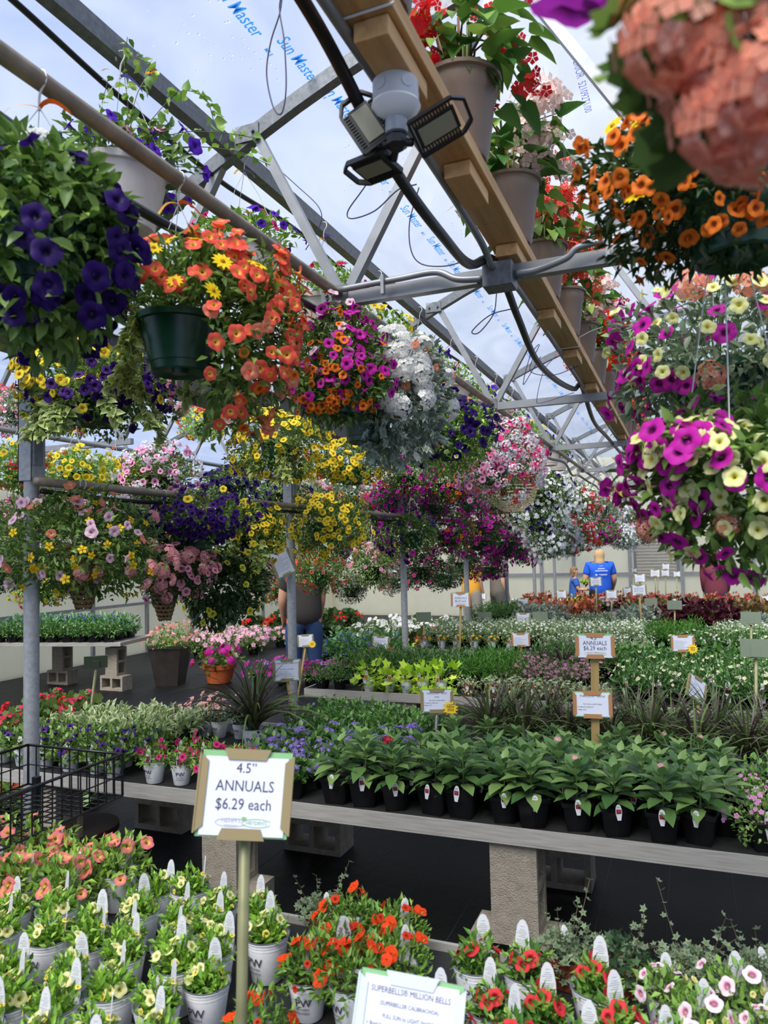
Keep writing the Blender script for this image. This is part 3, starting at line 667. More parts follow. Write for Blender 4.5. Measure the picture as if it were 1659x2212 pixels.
def basket_meshes(seed, pot='green', potr=.125, poth=.15, R=.24, up=.18, dn=.22, fol='mid', nleaf=1500, leaf=(.034, .015), flowers=(), off=(0, 0, 0), vis=None, trail=None, fr=None, indiv=True, tm=L2, hang=.42, ribb=True, lob=.14, extra=None, zfade=None):
    rng = np.random.default_rng(seed); fr = fr or (np.array([1.0, 0, 0]), np.array([0, -1.0, 0]))
    ofs = off[0]*fr[0]+np.array([0, 0, off[1]])+off[2]*fr[1]
    sh = Shape(rng, R, up, dn, lob, ofs); out = []
    keep = None
    if vis is not None:      # (direction in view right/toward, half width cos): keeps the pot side free of leaves there
        w = nrm(vis[0]*fr[0]+vis[1]*fr[1]) if vis[0] != 'half' else None
        def keep(p):
            if vis[0] == 'half': return ~((p[:, 2] < -.004) & (p @ fr[0] < vis[1]) & (p @ fr[1] > -.12))
            h = p[:, :2] @ w[:2]/np.maximum(np.linalg.norm(p[:, :2], axis=1), 1e-6)
            return ~((p[:, 2] < -.005) & (h > vis[2]))
    if pot != 'none':
        mp = {'green': M_green, 'white': M_hang, 'black': M_black, 'taupe': M_taupe}.get(pot, M_wick)
        if pot == 'cone':
            g = G(); n = 13
            for i in range(n):
                z = -poth*i/n; r = potr*(1-.82*i/n); a = np.linspace(0, 2*math.pi, 25)
                v, q = tube(np.stack([r*np.cos(a), r*np.sin(a), z+.012*np.abs(np.sin(a*6+i*1.57))], 1), poth/n*.52, 5); g.add(v, q)
            me = g.build('basket', M_wick)
        elif pot == 'wire':
            g = G()
            for i in range(8):
                z = -poth*i/8; r = potr*math.sqrt(max(.02, 1-(i/8)**2)); a = np.linspace(0, 2*math.pi, 29)
                v, q = tube(np.stack([r*np.cos(a), r*np.sin(a), 0*a+z], 1), .004, 4); g.add(v, q)
            for i in range(16):
                a = i*math.pi/8; v, q = tube([(potr*math.cos(a)*math.cos(t), potr*math.sin(a)*math.cos(t), -poth*math.sin(t)) for t in np.linspace(0, 1.5, 8)], .003, 4); g.add(v, q)
            me = g.build('basket', mat('pale_wicker', '#cdbb94', .7))
        else:
            g = pot_mesh('hang', potr, poth); g.v = [v-[0, 0, poth] for v in g.v]; me = g.build('pot', mp)
        out.append(('pot' if pot not in ('cone', 'wire') else 'woven_basket', me))
    g = G(); cols = GREENS[fol] if isinstance(fol, str) else fol
    foliage(rng, g, sh, nleaf, leaf[0], leaf[1], cols, tm, keep=keep, inner=.35)
    stems(rng, g, sh, 40, keep=keep)
    out.append(('foliage', g.build('foliage', M_leaf), None, 'stuff'))
    if trail:                 # variegated trailing vines: each leaf group a strand
        g = G(); n, L, tT, tc, ls, cen = trail
        for i in range(n):
            d = vdirs(rng, 1, cen, 1.6, fr)[0]; d[2] = abs(d[2])*.2; d = nrm(d); p = [sh.off*.5+d*[potr, potr, 0], sh.off*.6+d*[R*.7, R*.7, 0]+[0, 0, -.03], sh.off+d*[R*.9, R*.9, 0]+[0, 0, -.06-L*rng.uniform(.25, .5)], sh.off+d*[R*.92, R*.92, 0]+[rng.normal(0, .03), rng.normal(0, .03), -L*rng.uniform(.6, 1.1)]]
            P = bez(p, 7); v, q = tube(P, .0016, 4); g.add(v, q, C('#8a9a4e'))
            m_ = len(P); tt = np.repeat(np.arange(m_), 3); pp = P[tt]+rng.normal(0, .008, (len(tt), 3))
            ax = d*.8+rng.normal(0, .7, (len(tt), 3))+[0, 0, -.3]; nr = d+rng.normal(0, .3, (len(tt), 3))+[0, 0, .6]
            s = ls*rng.uniform(.6, 1.2, len(tt)); scatter(g, tT, pp, ax, nr, np.stack([s*.62, s, s], 1), pick(rng, tc, len(tt)))
        out.append(('trailing_vine', g.build('trailing_vine', M_leaf), None, 'stuff'))
    joined = G(); nj = 0
    for (fk, size, n, cen, kap) in flowers:
        kind, cols = FL[fk]; d = vdirs(rng, n*3, cen, kap, fr) if cen is not None else nrm(rng.normal(0, 1, (n*3, 3))+[0, 0, .25])
        p = sh.p(d, 1.0+rng.uniform(-.06, .14, n*3)); k = np.ones(len(p), bool)
        if keep is not None: k &= keep(p)
        k &= ~((np.linalg.norm(p[:, :2], axis=1) < potr*1.02) & (p[:, 2] < 0)) if pot != 'none' else k
        p, d = p[k][:n], d[k][:n]; ax = d*[1, 1, .7]+rng.normal(0, .3, d.shape)+[0, 0, .12]
        hh = nrm(ax); hz = hh[:, :2]
        if indiv and kind not in ('tiny', 'puff'):
            ms = [fmesh(kind, cols, size*s) for s in (.82, .95, 1.08)]
            for i in range(len(p)):
                Q = rot_to(hh[i]) @ Quaternion((0, 0, 1), rng.uniform(0, 6.28)); out.append(('blossom', ms[i % 3], Matrix.LocRotScale(Vector(p[i]), Q, None)))
        else:
            scatter(joined, fl(kind, cols, not indiv), p, ax, nrm(rng.normal(0, 1, p.shape)), size*rng.uniform(.75, 1.15, len(p)), None, flowerax=True); nj += 1
    if nj: out.append(('small_blossoms', joined.build('small_blossoms', M_petal), None, 'stuff'))
    if hang:
        for i in range(3):
            a = i*2.094+.4; v, q = tube([(potr*1.03*math.cos(a), potr*1.03*math.sin(a), -.004), (potr*.4*math.cos(a), potr*.4*math.sin(a), hang*.62), (0, 0, hang*.9)], .0013, 4); out.append(('hanger_wire', G().add(v, q).build('hanger_wire', M_wwire)))
        a = np.linspace(-2.2, 2.6, 14); P = [(0, 0, hang*.9)]+[(.018*math.sin(t)*1, 0, hang+.035-.018*-math.cos(t)) for t in a[::-1]]
        P = [(0, 0, hang*.88), (0, 0, hang*.96), (.004, 0, hang+.005), (.018, 0, hang+.025), (.014, 0, hang+.046), (-.004, 0, hang+.05), (-.017, 0, hang+.036), (-.016, 0, hang+.022)]
        v, q = tube(bez(P, 5), .0028, 5); out.append(('hook', G().add(v, q).build('hook', M_wwire)))
        if ribb:
            for mi in ((M_ribo, 1), (M_riby, -1)) if ribb is True else ((M_ribp, 1), (M_riby, -1)):
                g = G(); ribbon(g, (0, 0, hang*.9), fr[0]*mi[1]*.6+fr[1]*.3+rng.normal(0, .2, 3), .07, .010, 0, rng); out.append(('ribbon', g.build('ribbon', mi[0])))
    return out
def place_basket(px, py, X=None, D=None, Y=None, label='', seed=1, group='hanging flower baskets', name='hanging_basket', **k):
    loc = at(px, py, X=X, D=D, Y=Y); fr = view_frame(loc)
    if X is not None and k.get('hang'): k['hang'] = max(.16, (2.745 if X > -1.5 else 2.72 if loc[2] > 2.2 else 2.10 if loc[2] > 1.85 and loc[2] < 1.94 else 2.10 if loc[2] < 1.94 else 2.2)-loc[2]-.03)
    rt = root(name, label, 'basket', loc, group=group); inst(basket_meshes(seed, fr=fr, **k), rt); return rt
XP = -1.21
place_basket(85, 500, X=XP, label='deep purple petunia basket with a white bloom, cut by the left edge', seed=1, R=.215, up=.17, dn=.26, fol='mid', nleaf=2800, leaf=(.042, .021), tm=L8, hang=.36,
             flowers=[('purple', .026, 60, (.3, -.2, .7), .8), ('purple', .025, 30, (.6, -.5, .2), 1.2), ('wverb', .04, 2, (.25, .9, .5), 6)])
place_basket(388, 690, X=XP, label='coral petunia basket with yellow daisies in a dark green pot', seed=2, pot='green', potr=.108, poth=.145, R=.235, up=.20, dn=.27, off=(.08, 0, .0), vis=('half', .065), fol='mid', nleaf=4600, leaf=(.036, .014), hang=.40,
             flowers=[('coral', .0215, 120, (.75, .0, .6), 1.0), ('coral', .021, 46, (.1, .75, .5), 1.2), ('salmon', .021, 22, (.8, -.6, .5), 1.6), ('daisy', .026, 8, (-.35, .5, .8), 3), ('ocal', .016, 10, (.3, -1, .4), 2)],
             trail=(6, .2, VAR, GREENS['olive'], .035, (-1.6, 0, -.5)))
place_basket(735, 815, X=XP, label='magenta petunia basket with orange bells hanging behind the coral one', seed=3, pot='green', potr=.115, poth=.15, R=.21, up=.27, dn=.19, off=(-.02, 0, 0), fol='mid', nleaf=3400, leaf=(.036, .014), hang=.34,
             flowers=[('magenta', .021, 110, (.3, .3, .7), .9), ('pinkpet', .02, 14, (-.1, .8, .5), 2), ('ocal', .016, 80, (-.1, -.6, .8), 1.7)])
place_basket(792, 880, X=XP, label='basket of white verbena and silvery cut leaves in a green pot', seed=4, pot='green', potr=.115, poth=.15, R=.235, up=.25, dn=.26, off=(.1, .03, 0), vis=('half', .0), fol='silver', nleaf=1500, leaf=(.06, .03), tm=CUTL, hang=.40,
             flowers=[('wverb', .047, 22, (.25, .55, .7), 1.5), ('salmon', .02, 8, (.6, .6, .4), 2)])
place_basket(968, 935, X=XP, label='dark purple petunias over lime green leaves, basket right of the white verbena', seed=5, pot='green', potr=.12, R=.25, up=.22, dn=.22, fol='bright', nleaf=2600, leaf=(.036, .016), hang=.42,
             flowers=[('purple', .030, 70, (.3, .1, .8), .8), ('salmon', .02, 10, (.2, .7, .5), 2), ('cream', .016, 14, None, 0)])
place_basket(1065, 1000, X=XP, label='pink bells and pale alyssum basket before the row of trusses', seed=6, pot='green', potr=.125, R=.30, up=.28, dn=.26, fol='mid', nleaf=1500, leaf=(.032, .013), indiv=False,
             flowers=[('pinkc', .026, 100, (-.5, -.3, .7), 1.2), ('alys', .04, 90, (.3, .2, .8), 1.6), ('hotpink', .026, 70, (.8, .3, .5), 1.7), ('crimson', .026, 12, None, 0), ('cocal', .02, 40, (.9, -.2, .3), 1.6)])
place_basket(1105, 1052, X=XP-.05, label='pale woven half-round basket with thin green trailers', seed=7, pot='wire', potr=.2, poth=.2, R=.2, up=.1, dn=.18, vis=(.8, .6, .2), off=(-.08, 0, 0), fol='grey', nleaf=700, leaf=(.03, .012), indiv=False, flowers=[('pinkc', .02, 10, None, 0)], ribb=False)
# row on the low pipe and above it, beside the posts
place_basket(215, 850, X=-2.45, label='yellow and violet bell basket with variegated trailers beside the first post', seed=8, pot='green', potr=.13, R=.34, up=.21, dn=.16, fol='mid', nleaf=3000, leaf=(.034, .015), hang=.3, ribb=False,
             flowers=[('yel', .022, 110, (-.75, .45, .6), 1.3), ('pcal', .024, 130, (.5, -.05, .85), 1.5), ('pverb', .035, 3, (.9, -.4, .5), 5)], trail=(9, .25, VAR, ['#8a9c54', '#6f8a48', '#a2b06c'], .05, (-.1, -.2, 1)))
place_basket(600, 955, X=-2.45, label='bushy yellow bell basket above the second post', seed=9, pot='green', potr=.12, R=.29, up=.19, dn=.25, fol='mid', nleaf=2800, leaf=(.032, .014), hang=.34, flowers=[('yel', .022, 210, (0, .1, .6), .5)], trail=(6, .3, VAR, GREENS['olive'], .04, (.1, -.2, 1)))
place_basket(760, 1005, X=-2.45, label='smaller yellow bell basket right of the second post', seed=10, pot='green', potr=.12, R=.30, up=.19, dn=.15, fol='mid', nleaf=2400, leaf=(.032, .014), hang=.34, flowers=[('yel', .024, 160, (0, .2, .6), .5)])
place_basket(420, 1130, X=-2.62, label='dense violet bell basket hanging on the low pipe', seed=11, pot='green', potr=.14, R=.33, up=.17, dn=.13, fol='mid', nleaf=2800, leaf=(.032, .013), hang=.3, flowers=[('pcal', .024, 190, (-.1, -.1, .9), .8), ('yel', .026, 6, (.3, .6, .6), 2)])
place_basket(545, 1140, X=-2.62, label='yellow bells with variegated trailers next to the violet basket', seed=12, pot='black', potr=.12, R=.19, up=.17, dn=.22, fol='mid', nleaf=1800, leaf=(.034, .015), hang=.3, flowers=[('yel', .023, 80, (.3, .1, .8), .8)], trail=(9, .26, VAR, ['#7f9a52', '#98ab5c'], .045, (-.2, -.2, 1)))
place_basket(700, 1130, X=-2.62, label='wide yellow bell basket on the low pipe right of the second post', seed=13, pot='green', potr=.14, R=.38, up=.21, dn=.26, fol='mid', nleaf=3400, leaf=(.034, .015), hang=.3, flowers=[('yel', .024, 220, (0, 0, .7), .5)])
place_basket(180, 1185, X=-2.66, label='pale pink petunias with yellow stars spilling from a woven cone', seed=14, name='hanging_basket', pot='cone', potr=.12, poth=.3, R=.39, up=.27, dn=.24, off=(-.02, 0, 0), fol='mid', nleaf=4200, leaf=(.044, .016), hang=.5,
             flowers=[('pinkpet', .026, 34, (-.2, .2, .8), .9), ('bidens', .023, 44, (0, -.6, .8), 1.2), ('pverb', .035, 12, (.6, -.5, .7), 2.2), ('salmon', .025, 14, (.1, .8, .5), 2)])
place_basket(355, 1230, X=-2.72, label='dark-eyed pink bells and pink verbena in a slim woven cone', seed=15, pot='cone', potr=.11, poth=.3, R=.23, up=.16, dn=.16, off=(.05, 0, .03), fol='dark', nleaf=2200, leaf=(.034, .014), hang=.5,
             flowers=[('pinkeye', .024, 55, (.3, -.2, .8), .9), ('pverb', .038, 12, (.6, .3, .7), 1.2)])
place_basket(478, 1255, X=-2.72, label='green basket with a few lemon petunias and long hanging leaves', seed=16, pot='none', R=.27, up=.16, dn=.30, fol='dark', nleaf=2400, leaf=(.05, .024), tm=L8, hang=.4, flowers=[('ylim', .026, 34, (.1, .2, .8), .8)])
# cream pots on the purlin
WP = [('violet petunias with climbing vines', [('violet', .028, 34, (.3, .2, .6), .8), ('pinkc', .02, 4, (0, .8, .3), 2)]), ('pink and violet petunias, mostly green', [('hotpink', .022, 14, (-.5, .6, .5), 1), ('violet', .022, 18, (.8, .1, .5), 1)]),
      ('dark red daisies and light green leaves', [('crimson', .024, 14, (0, .8, .4), 1)]), ('yellow flowers', [('yel', .024, 40, None, 0)]), ('violet and lilac petunias', [('violet', .024, 40, None, 0)]), ('green trailers and pink specks', [('pinkc', .02, 24, None, 0)])]
for i in range(13):
    y = 1.90+.745*i; nm, fw = WP[i] if i < 6 else WP[(i*5) % 6]
    loc = (-1.66, y, 3.03 if i else 3.0); fr = view_frame(np.array(loc))
    rt = root('hanging_basket', f'cream hanging pot with {nm}, {ordn(i+1)} along the purlin', 'basket', loc, group='cream pots hanging from the purlin')
    if i < 3: inst(basket_meshes(40+i, pot='white', potr=.15, poth=.2, R=.215, up=.15, dn=.13, fol='bright' if i else 'mid', nleaf=1100, leaf=(.04, .018), flowers=fw, fr=fr, hang=.36, ribb='v', tm=L8, vis=(0, 1, .1)), rt)
    else:
        if i < 9: WPM = WP[i % 6]; globals()['_wpm%d' % (i % 6)] = basket_meshes(40+i, pot='white', potr=.15, poth=.2, R=.22, up=.18, dn=.12, fol='bright', nleaf=800, leaf=(.04, .018), flowers=fw, fr=fr, hang=.36, ribb='v', indiv=False, vis=(0, 1, .2))
        inst(globals()['_wpm%d' % (i % 6)], rt)
# climbing vine on the first cream pot
g = G(); rng = np.random.default_rng(77); b0 = np.array([-1.66, 1.90, 3.05])
for pts in ([(0, 0, 0), (.03, .0, .15), (.0, .02, .30), (.03, 0, .40)], [(0, 0, 0), (.1, .03, .12), (.2, .05, .2), (.26, .1, .19), (.28, .12, .12)], [(0, 0, 0), (-.08, 0, .15), (-.05, .0, .28)], [(.02, 0, 0), (.14, .1, .1), (.25, .2, .13), (.34, .3, .14)], [(0, 0, 0), (.07, 0, .2), (.1, .04, .3), (.03, .04, .36)], [(0, 0, 0), (.16, .1, .05), (.28, .24, .08), (.36, .34, .06)]):
    P = bez([b0+np.array(p) for p in pts], 9); v, q = tube(P, .0016, 4); g.add(v, q, C('#7b7a4c'))
    n = len(P); s = rng.uniform(.02, .045, n); scatter(g, L8, P+rng.normal(0, .006, (n, 3)), rng.normal(0, .7, (n, 3))+[0, 0, -.3], rng.normal(0, .5, (n, 3))+[0, 0, 1], np.stack([s*.75, s, s], 1), pick(rng, GREENS['bright'], n))
vr = [o for o in COL.objects if o.get('label', '').startswith('cream hanging pot with violet petunias with climbing')][0]
o = part('climbing_vine', g.build('climbing_vine', M_leaf), vr, M=Matrix.Translation((1.66, -1.90, -3.0)))
part('blossom', fmesh('daisy', ('#f09020', '#3a1a08'), .022), vr, M=Matrix.LocRotScale(Vector((.10, .03, .33)), rot_to((.1, -.7, .6)), None))
# right-hand baskets
place_basket(1555, 800, D=1.95, label='basket of cream bells, peach verbena and magenta petunias at the right edge', seed=21, pot='green', potr=.14, poth=.17, R=.27, up=.25, dn=.12, fol='grey', nleaf=2300, leaf=(.034, .016), tm=L8, hang=.5, ribb=False,
             flowers=[('cream', .0185, 70, (.25, .35, .8), 1.0), ('magenta', .025, 60, (-.8, .2, .5), 1.0), ('peach', .036, 10, (.6, .2, .8), 1.6)])
place_basket(1590, 1015, D=1.5, label='large magenta petunia and pale yellow bell basket filling the right side', seed=22, pot='none', R=.20, up=.135, dn=.20, off=(-.01, .0, 0), fol='mid', nleaf=2600, leaf=(.036, .016), tm=L8, hang=.62, ribb=False,
             flowers=[('magenta', .0245, 48, (-.5, .45, .75), .9), ('magenta', .024, 30, (-.95, .05, .3), 2.0), ('cream', .0185, 66, (.1, -.5, .85), 1.1), ('cream', .018, 22, (-.5, .1, .8), 1.6), ('magenta', .016, 10, (-.3, -.95, .4), 3), ('peach', .028, 2, (-.2, -.6, .5), 3)])
place_basket(1590, 385, D=1.35, label='orange bell basket with yellow daisies seen from below', seed=23, pot='green', potr=.115, poth=.15, R=.205, up=.15, dn=.16, off=(-.045, 0, 0), vis=(1, .0, .75), fol='dark', nleaf=3600, leaf=(.032, .011), hang=.5, ribb=False,
             flowers=[('ocal', .0155, 76, (-.7, -.1, .6), 1.0), ('ocal', .0155, 40, (.1, -1, .4), 1.5), ('daisy', .023, 7, (-.7, .4, .7), 2)])
rt = place_basket(1630, 30, D=.5, label='peach geranium basket hanging very close, blurred at top right', seed=24, pot='none', R=.085, up=.11, dn=.07, fol='mid', nleaf=180, leaf=(.05, .04), tm=LOB, hang=0,
             flowers=[('magenta', .03, 1, (-.9, .4, .3), 5)])
for px, py, D, s in ((1455, 70, .47, .034), (1535, 20, .5, .032), (1600, 110, .46, .034), (1580, 245, .47, .034), (1655, 180, .45, .034), (1510, 165, .5, .03), (1650, 300, .47, .028), (1590, 330, .5, .02)):
    p = at(px, py, D=D); part('blossom', fmesh('clus', ('#f3a084', '#f0d0a0', '#f6bca6'), s), rt, M=Matrix.LocRotScale(Vector(p-np.array(rt.location)), rot_to((-.2, -.7, -.3)), None))
for px, py, D in ((1225, 28, .62), (1335, 10, .6)):
    p = at(px, py, D=D); part('blossom', fmesh('pet', ('#9a2a9e', '#4a0c40'), .034), rt, M=Matrix.LocRotScale(Vector(p-np.array(rt.location)), rot_to((-.3, .25, -.9)), None))
# far baskets: a few kinds, copied along their rows
KF = dict(lobpur=dict(fol='mid', fl=[('lobw', .022, 330, None, 0), ('purple', .028, 50, (.3, .3, .6), .6)]), lobred=dict(fol='mid', fl=[('lobw', .022, 280, (-.3, .2, .7), .6), ('rger', .05, 14, (.5, -.3, .7), 1.1)]), lobwhite=dict(fol='grey', fl=[('lobw', .022, 380, None, 0), ('alys', .04, 40, None, 0)]),
          pinkpur=dict(fol='mid', fl=[('pinkc', .026, 130, None, 0), ('magenta', .026, 50, None, 0)]), magor=dict(fol='mid', fl=[('magenta', .027, 110, None, 0), ('ocal', .022, 45, (-.2, -.4, .7), 1)]), mag=dict(fol='dark', fl=[('magenta', .027, 150, None, 0)]),
          purmag=dict(fol='mid', fl=[('pcal', .028, 120, (-.4, .1, .7), 1), ('magenta', .026, 50, (.7, 0, .6), 1)]), coralcal=dict(fol='mid', fl=[('cocal', .024, 110, (.1, -.3, .7), .7)]), whitepink=dict(fol='mid', fl=[('pverb', .04, 26, None, 0), ('wverb', .04, 14, None, 0), ('pinkc', .024, 30, None, 0)]),
          impat=dict(fol='dark', fl=[('impat', .03, 60, None, 0)]), redyel=dict(fol='bright', fl=[('rger', .05, 16, None, 0), ('yel', .028, 70, None, 0)]), purp=dict(fol='mid', fl=[('purple', .034, 110, None, 0)]), pinkalys=dict(fol='mid', fl=[('pinkc', .029, 130, None, 0), ('alys', .045, 90, None, 0)]),
          yelwhite=dict(fol='bright', fl=[('yel', .034, 70, None, 0), ('wverb', .04, 12, None, 0), ('rger', .04, 5, None, 0)]), pinkred=dict(fol='grey', fl=[('pverb', .04, 40, None, 0), ('pger', .035, 14, None, 0), ('lobw', .02, 80, None, 0)]), green=dict(fol='dark', fl=[('pinkc', .024, 20, None, 0)]))
DESC = dict(lobpur='white lobelia and purple', lobred='white lobelia and red geranium', lobwhite='white lobelia', pinkpur='pink and magenta', magor='magenta and orange', mag='magenta petunia', purmag='violet and magenta', coralcal='coral bell', whitepink='white and pink verbena', impat='hot pink impatiens', redyel='red and yellow', purp='deep purple petunia', pinkalys='pink bell and white alyssum', yelwhite='yellow, white and red', pinkred='pink verbena and red', green='leafy green')
KM = {k: [basket_meshes(200+13*i+j, pot='green' if j == 0 else 'black', potr=.13, poth=.15, R=.30, up=.22, dn=.24, fol=v['fol'], nleaf=1900, leaf=(.040, .018), flowers=v['fl'], indiv=False, hang=.42) for j in range(2)] for i, (k, v) in enumerate(KF.items())}
FARB = [  # px, py, X, width px, kind, where
    (1130, 1020, XP, 90, 'pinkalys', 'upper pipe row'), (1178, 1060, XP, 130, 'lobpur', 'upper pipe row'), (1168, 1115, -1.5, 140, 'lobpur', 'upper pipe row'), (1248, 1085, XP, 110, 'lobred', 'upper pipe row'), (1235, 1150, -1.4, 130, 'lobred', 'upper pipe row'), (1190, 1165, -1.6, 130, 'lobwhite', 'upper pipe row'),
    (1300, 1095, XP, 90, 'pinkred', 'upper pipe row'), (1325, 1110, XP, 84, 'lobwhite', 'upper pipe row'), (1345, 1160, -1.0, 80, 'lobwhite', 'upper pipe row'), (1300, 1150, XP, 84, 'magor', 'upper pipe row'), (1385, 1150, -.8, 70, 'pinkpur', 'upper pipe row'), (1355, 1110, XP, 70, 'pinkpur', 'upper pipe row'), (1380, 1120, XP, 50, 'whitepink', 'upper pipe row'),
    (880, 1030, -2.45, 130, 'magor', 'upper post row'), (965, 1045, -2.45, 130, 'magor', 'upper post row'), (1020, 1030, -2.2, 120, 'pinkpur', 'upper post row'), (850, 1075, -2.9, 110, 'mag', 'upper post row'), (925, 1090, -2.8, 110, 'mag', 'upper post row'), (1010, 1085, -2.6, 100, 'mag', 'upper post row'), (1070, 1080, -2.4, 90, 'magor', 'upper post row'),
    (890, 1150, -2.62, 150, 'purmag', 'low pipe row'), (965, 1150, -2.62, 140, 'magor', 'low pipe row'), (1035, 1160, -2.62, 130, 'mag', 'low pipe row'), (1095, 1170, -2.62, 120, 'mag', 'low pipe row'), (1130, 1185, -2.62, 100, 'mag', 'low pipe row'), (1075, 1125, -2.62, 100, 'pinkpur', 'low pipe row'),
    (690, 1235, -3.3, 130, 'coralcal', 'lowest row'), (805, 1225, -3.3, 130, 'whitepink', 'lowest row'), (910, 1225, -3.0, 120, 'impat', 'lowest row'), (960, 1245, -3.3, 100, 'green', 'lowest row'), (1055, 1225, -3.0, 90, 'mag', 'lowest row'), (1000, 1215, -3.2, 100, 'green', 'lowest row'), (860, 1250, -3.4, 90, 'pinkred', 'lowest row'),
    (340, 1030, -3.9, 180, 'pinkalys', 'left bay'), (500, 1050, -3.9, 150, 'purp', 'left bay'), (610, 1065, -3.9, 120, 'purp', 'left bay'), (755, 1065, -3.9, 150, 'pinkred', 'left bay'), (680, 1080, -4.2, 110, 'whitepink', 'left bay'), (165, 1020, -4.0, 150, 'yelwhite', 'left bay'), (40, 1010, -4.0, 140, 'redyel', 'left bay'), (250, 1030, -4.2, 110, 'yelwhite', 'left bay'),
    (40, 885, -4.6, 130, 'pinkred', 'left bay'), (440, 915, -5.0, 110, 'redyel', 'left bay'), (150, 900, -5.2, 110, 'redyel', 'left bay'), (560, 1110, -4.4, 110, 'purp', 'left bay'), (300, 1110, -4.4, 130, 'purp', 'left bay'), (60, 1110, -4.2, 120, 'pinkpur', 'left bay'), (820, 1110, -3.6, 120, 'whitepink', 'left bay'), (770, 1160, -3.6, 110, 'purmag', 'left bay'),
    (420, 1130, -4.8, 110, 'pinkpur', 'left bay'), (600, 1180, -4.6, 100, 'yelwhite', 'left bay'), (540, 1000, -5.2, 90, 'yelwhite', 'left bay'), (680, 1010, -4.8, 90, 'redyel', 'left bay'), (820, 1170, -4.4, 90, 'green', 'left bay'),
    (15, 1225, -4.4, 150, 'green', 'left bay'), (90, 1265, -5.2, 120, 'redyel', 'left bay'), (250, 1215, -5.0, 130, 'whitepink', 'left bay'), (430, 1215, -5.2, 120, 'green', 'left bay'), (550, 1235, -5.0, 110, 'pinkpur', 'left bay'), (600, 1270, -5.6, 90, 'coralcal', 'left bay'), (330, 1180, -6.2, 110, 'redyel', 'left bay'), (180, 1120, -6.2, 120, 'pinkpur', 'left bay'), (470, 1180, -6.4, 100, 'lobred', 'left bay'), (20, 1150, -6.2, 120, 'whitepink', 'left bay'), (740, 1190, -5.6, 90, 'lobred', 'left bay'), (760, 1270, -4.6, 90, 'green', 'left bay'), (570, 1170, -6.6, 80, 'mag', 'left bay'), (660, 1170, -5.6, 90, 'green', 'left bay'), (850, 1200, -5.0, 70, 'redyel', 'left bay')]
cnt = {}
for i, (px, py, X, w, k, row) in enumerate(sorted(FARB, key=lambda b: (b[5], b[0]))):
    loc = at(px, py, X=X); loc = loc if loc[1] < 16.5 else at(px, py, Y=16.5); D = np.linalg.norm(loc-[0, 0, CAMH])*.97; sc = w*D/FPX/.66; cnt[row] = cnt.get(row, 0)+1
    rt = root('hanging_basket', f'{DESC[k]} basket, {ordn(cnt[row])} from left in the {row}', 'basket', loc, R0.uniform(0, 6.28), group='distant hanging baskets', scale=float(np.clip(sc, .65, 1.5)))
    inst(KM[k][i % 2], rt)
    zt = 2.745 if row.startswith('upper pipe') else 2.1 if row.startswith('low pipe') else 2.72 if loc[2] > 2.1 else 2.66; L_ = (zt-loc[2])/rt.scale[0]
    if L_ > .5: v, q = tube([(0, 0, .46), (0, 0, L_)], .0015, 4); part('suspension_wire', G().add(v, q).build('suspension_wire', M_wire), rt)
# ------------------------------------------------------------------ begonias in brown pots on the beam
TP = pot_mesh('tall', .108, .232).build('pot', M_taupe); TS = soil_mesh(.1, .2)
BL = G(); v_, f_, _ = leafn(((.02, .30, .42), (.22, .50, .56), (.5, .46, .44), (.78, .26, .24)), .32, .12); vv = v_*[.060, .105, .09]; BL.add(vv, f_, C('#5f8c36')); BL = BL.build('leaf', M_leaf)
BL2 = G(); BL2.add(vv*[.9, .8, 1], f_, C('#86ab4a')); BL2 = BL2.build('leaf', M_leaf)
BL3 = G(); BL3.add(vv*[1.05, .95, 1], f_, C('#41702f')); BL3 = BL3.build('leaf', M_leaf)
BC = [('scarlet', '#e8232c', .85), ('scarlet', '#e8262e', 1.0), ('pale pink', '#f4d8cc', 1.1), ('coral red', '#f25442', 1.0), ('orange coral', '#f36a44', 1.0), ('pale pink', '#f4d4c8', 1.0), ('red', '#ee3a32', 1.0), ('red', '#f0402f', 1.0), ('red', '#e83a34', 1), ('dark pink', '#d04a60', 1), ('coral', '#f2654c', 1), ('red', '#e83a34', 1), ('pink', '#f0a8a8', 1)]
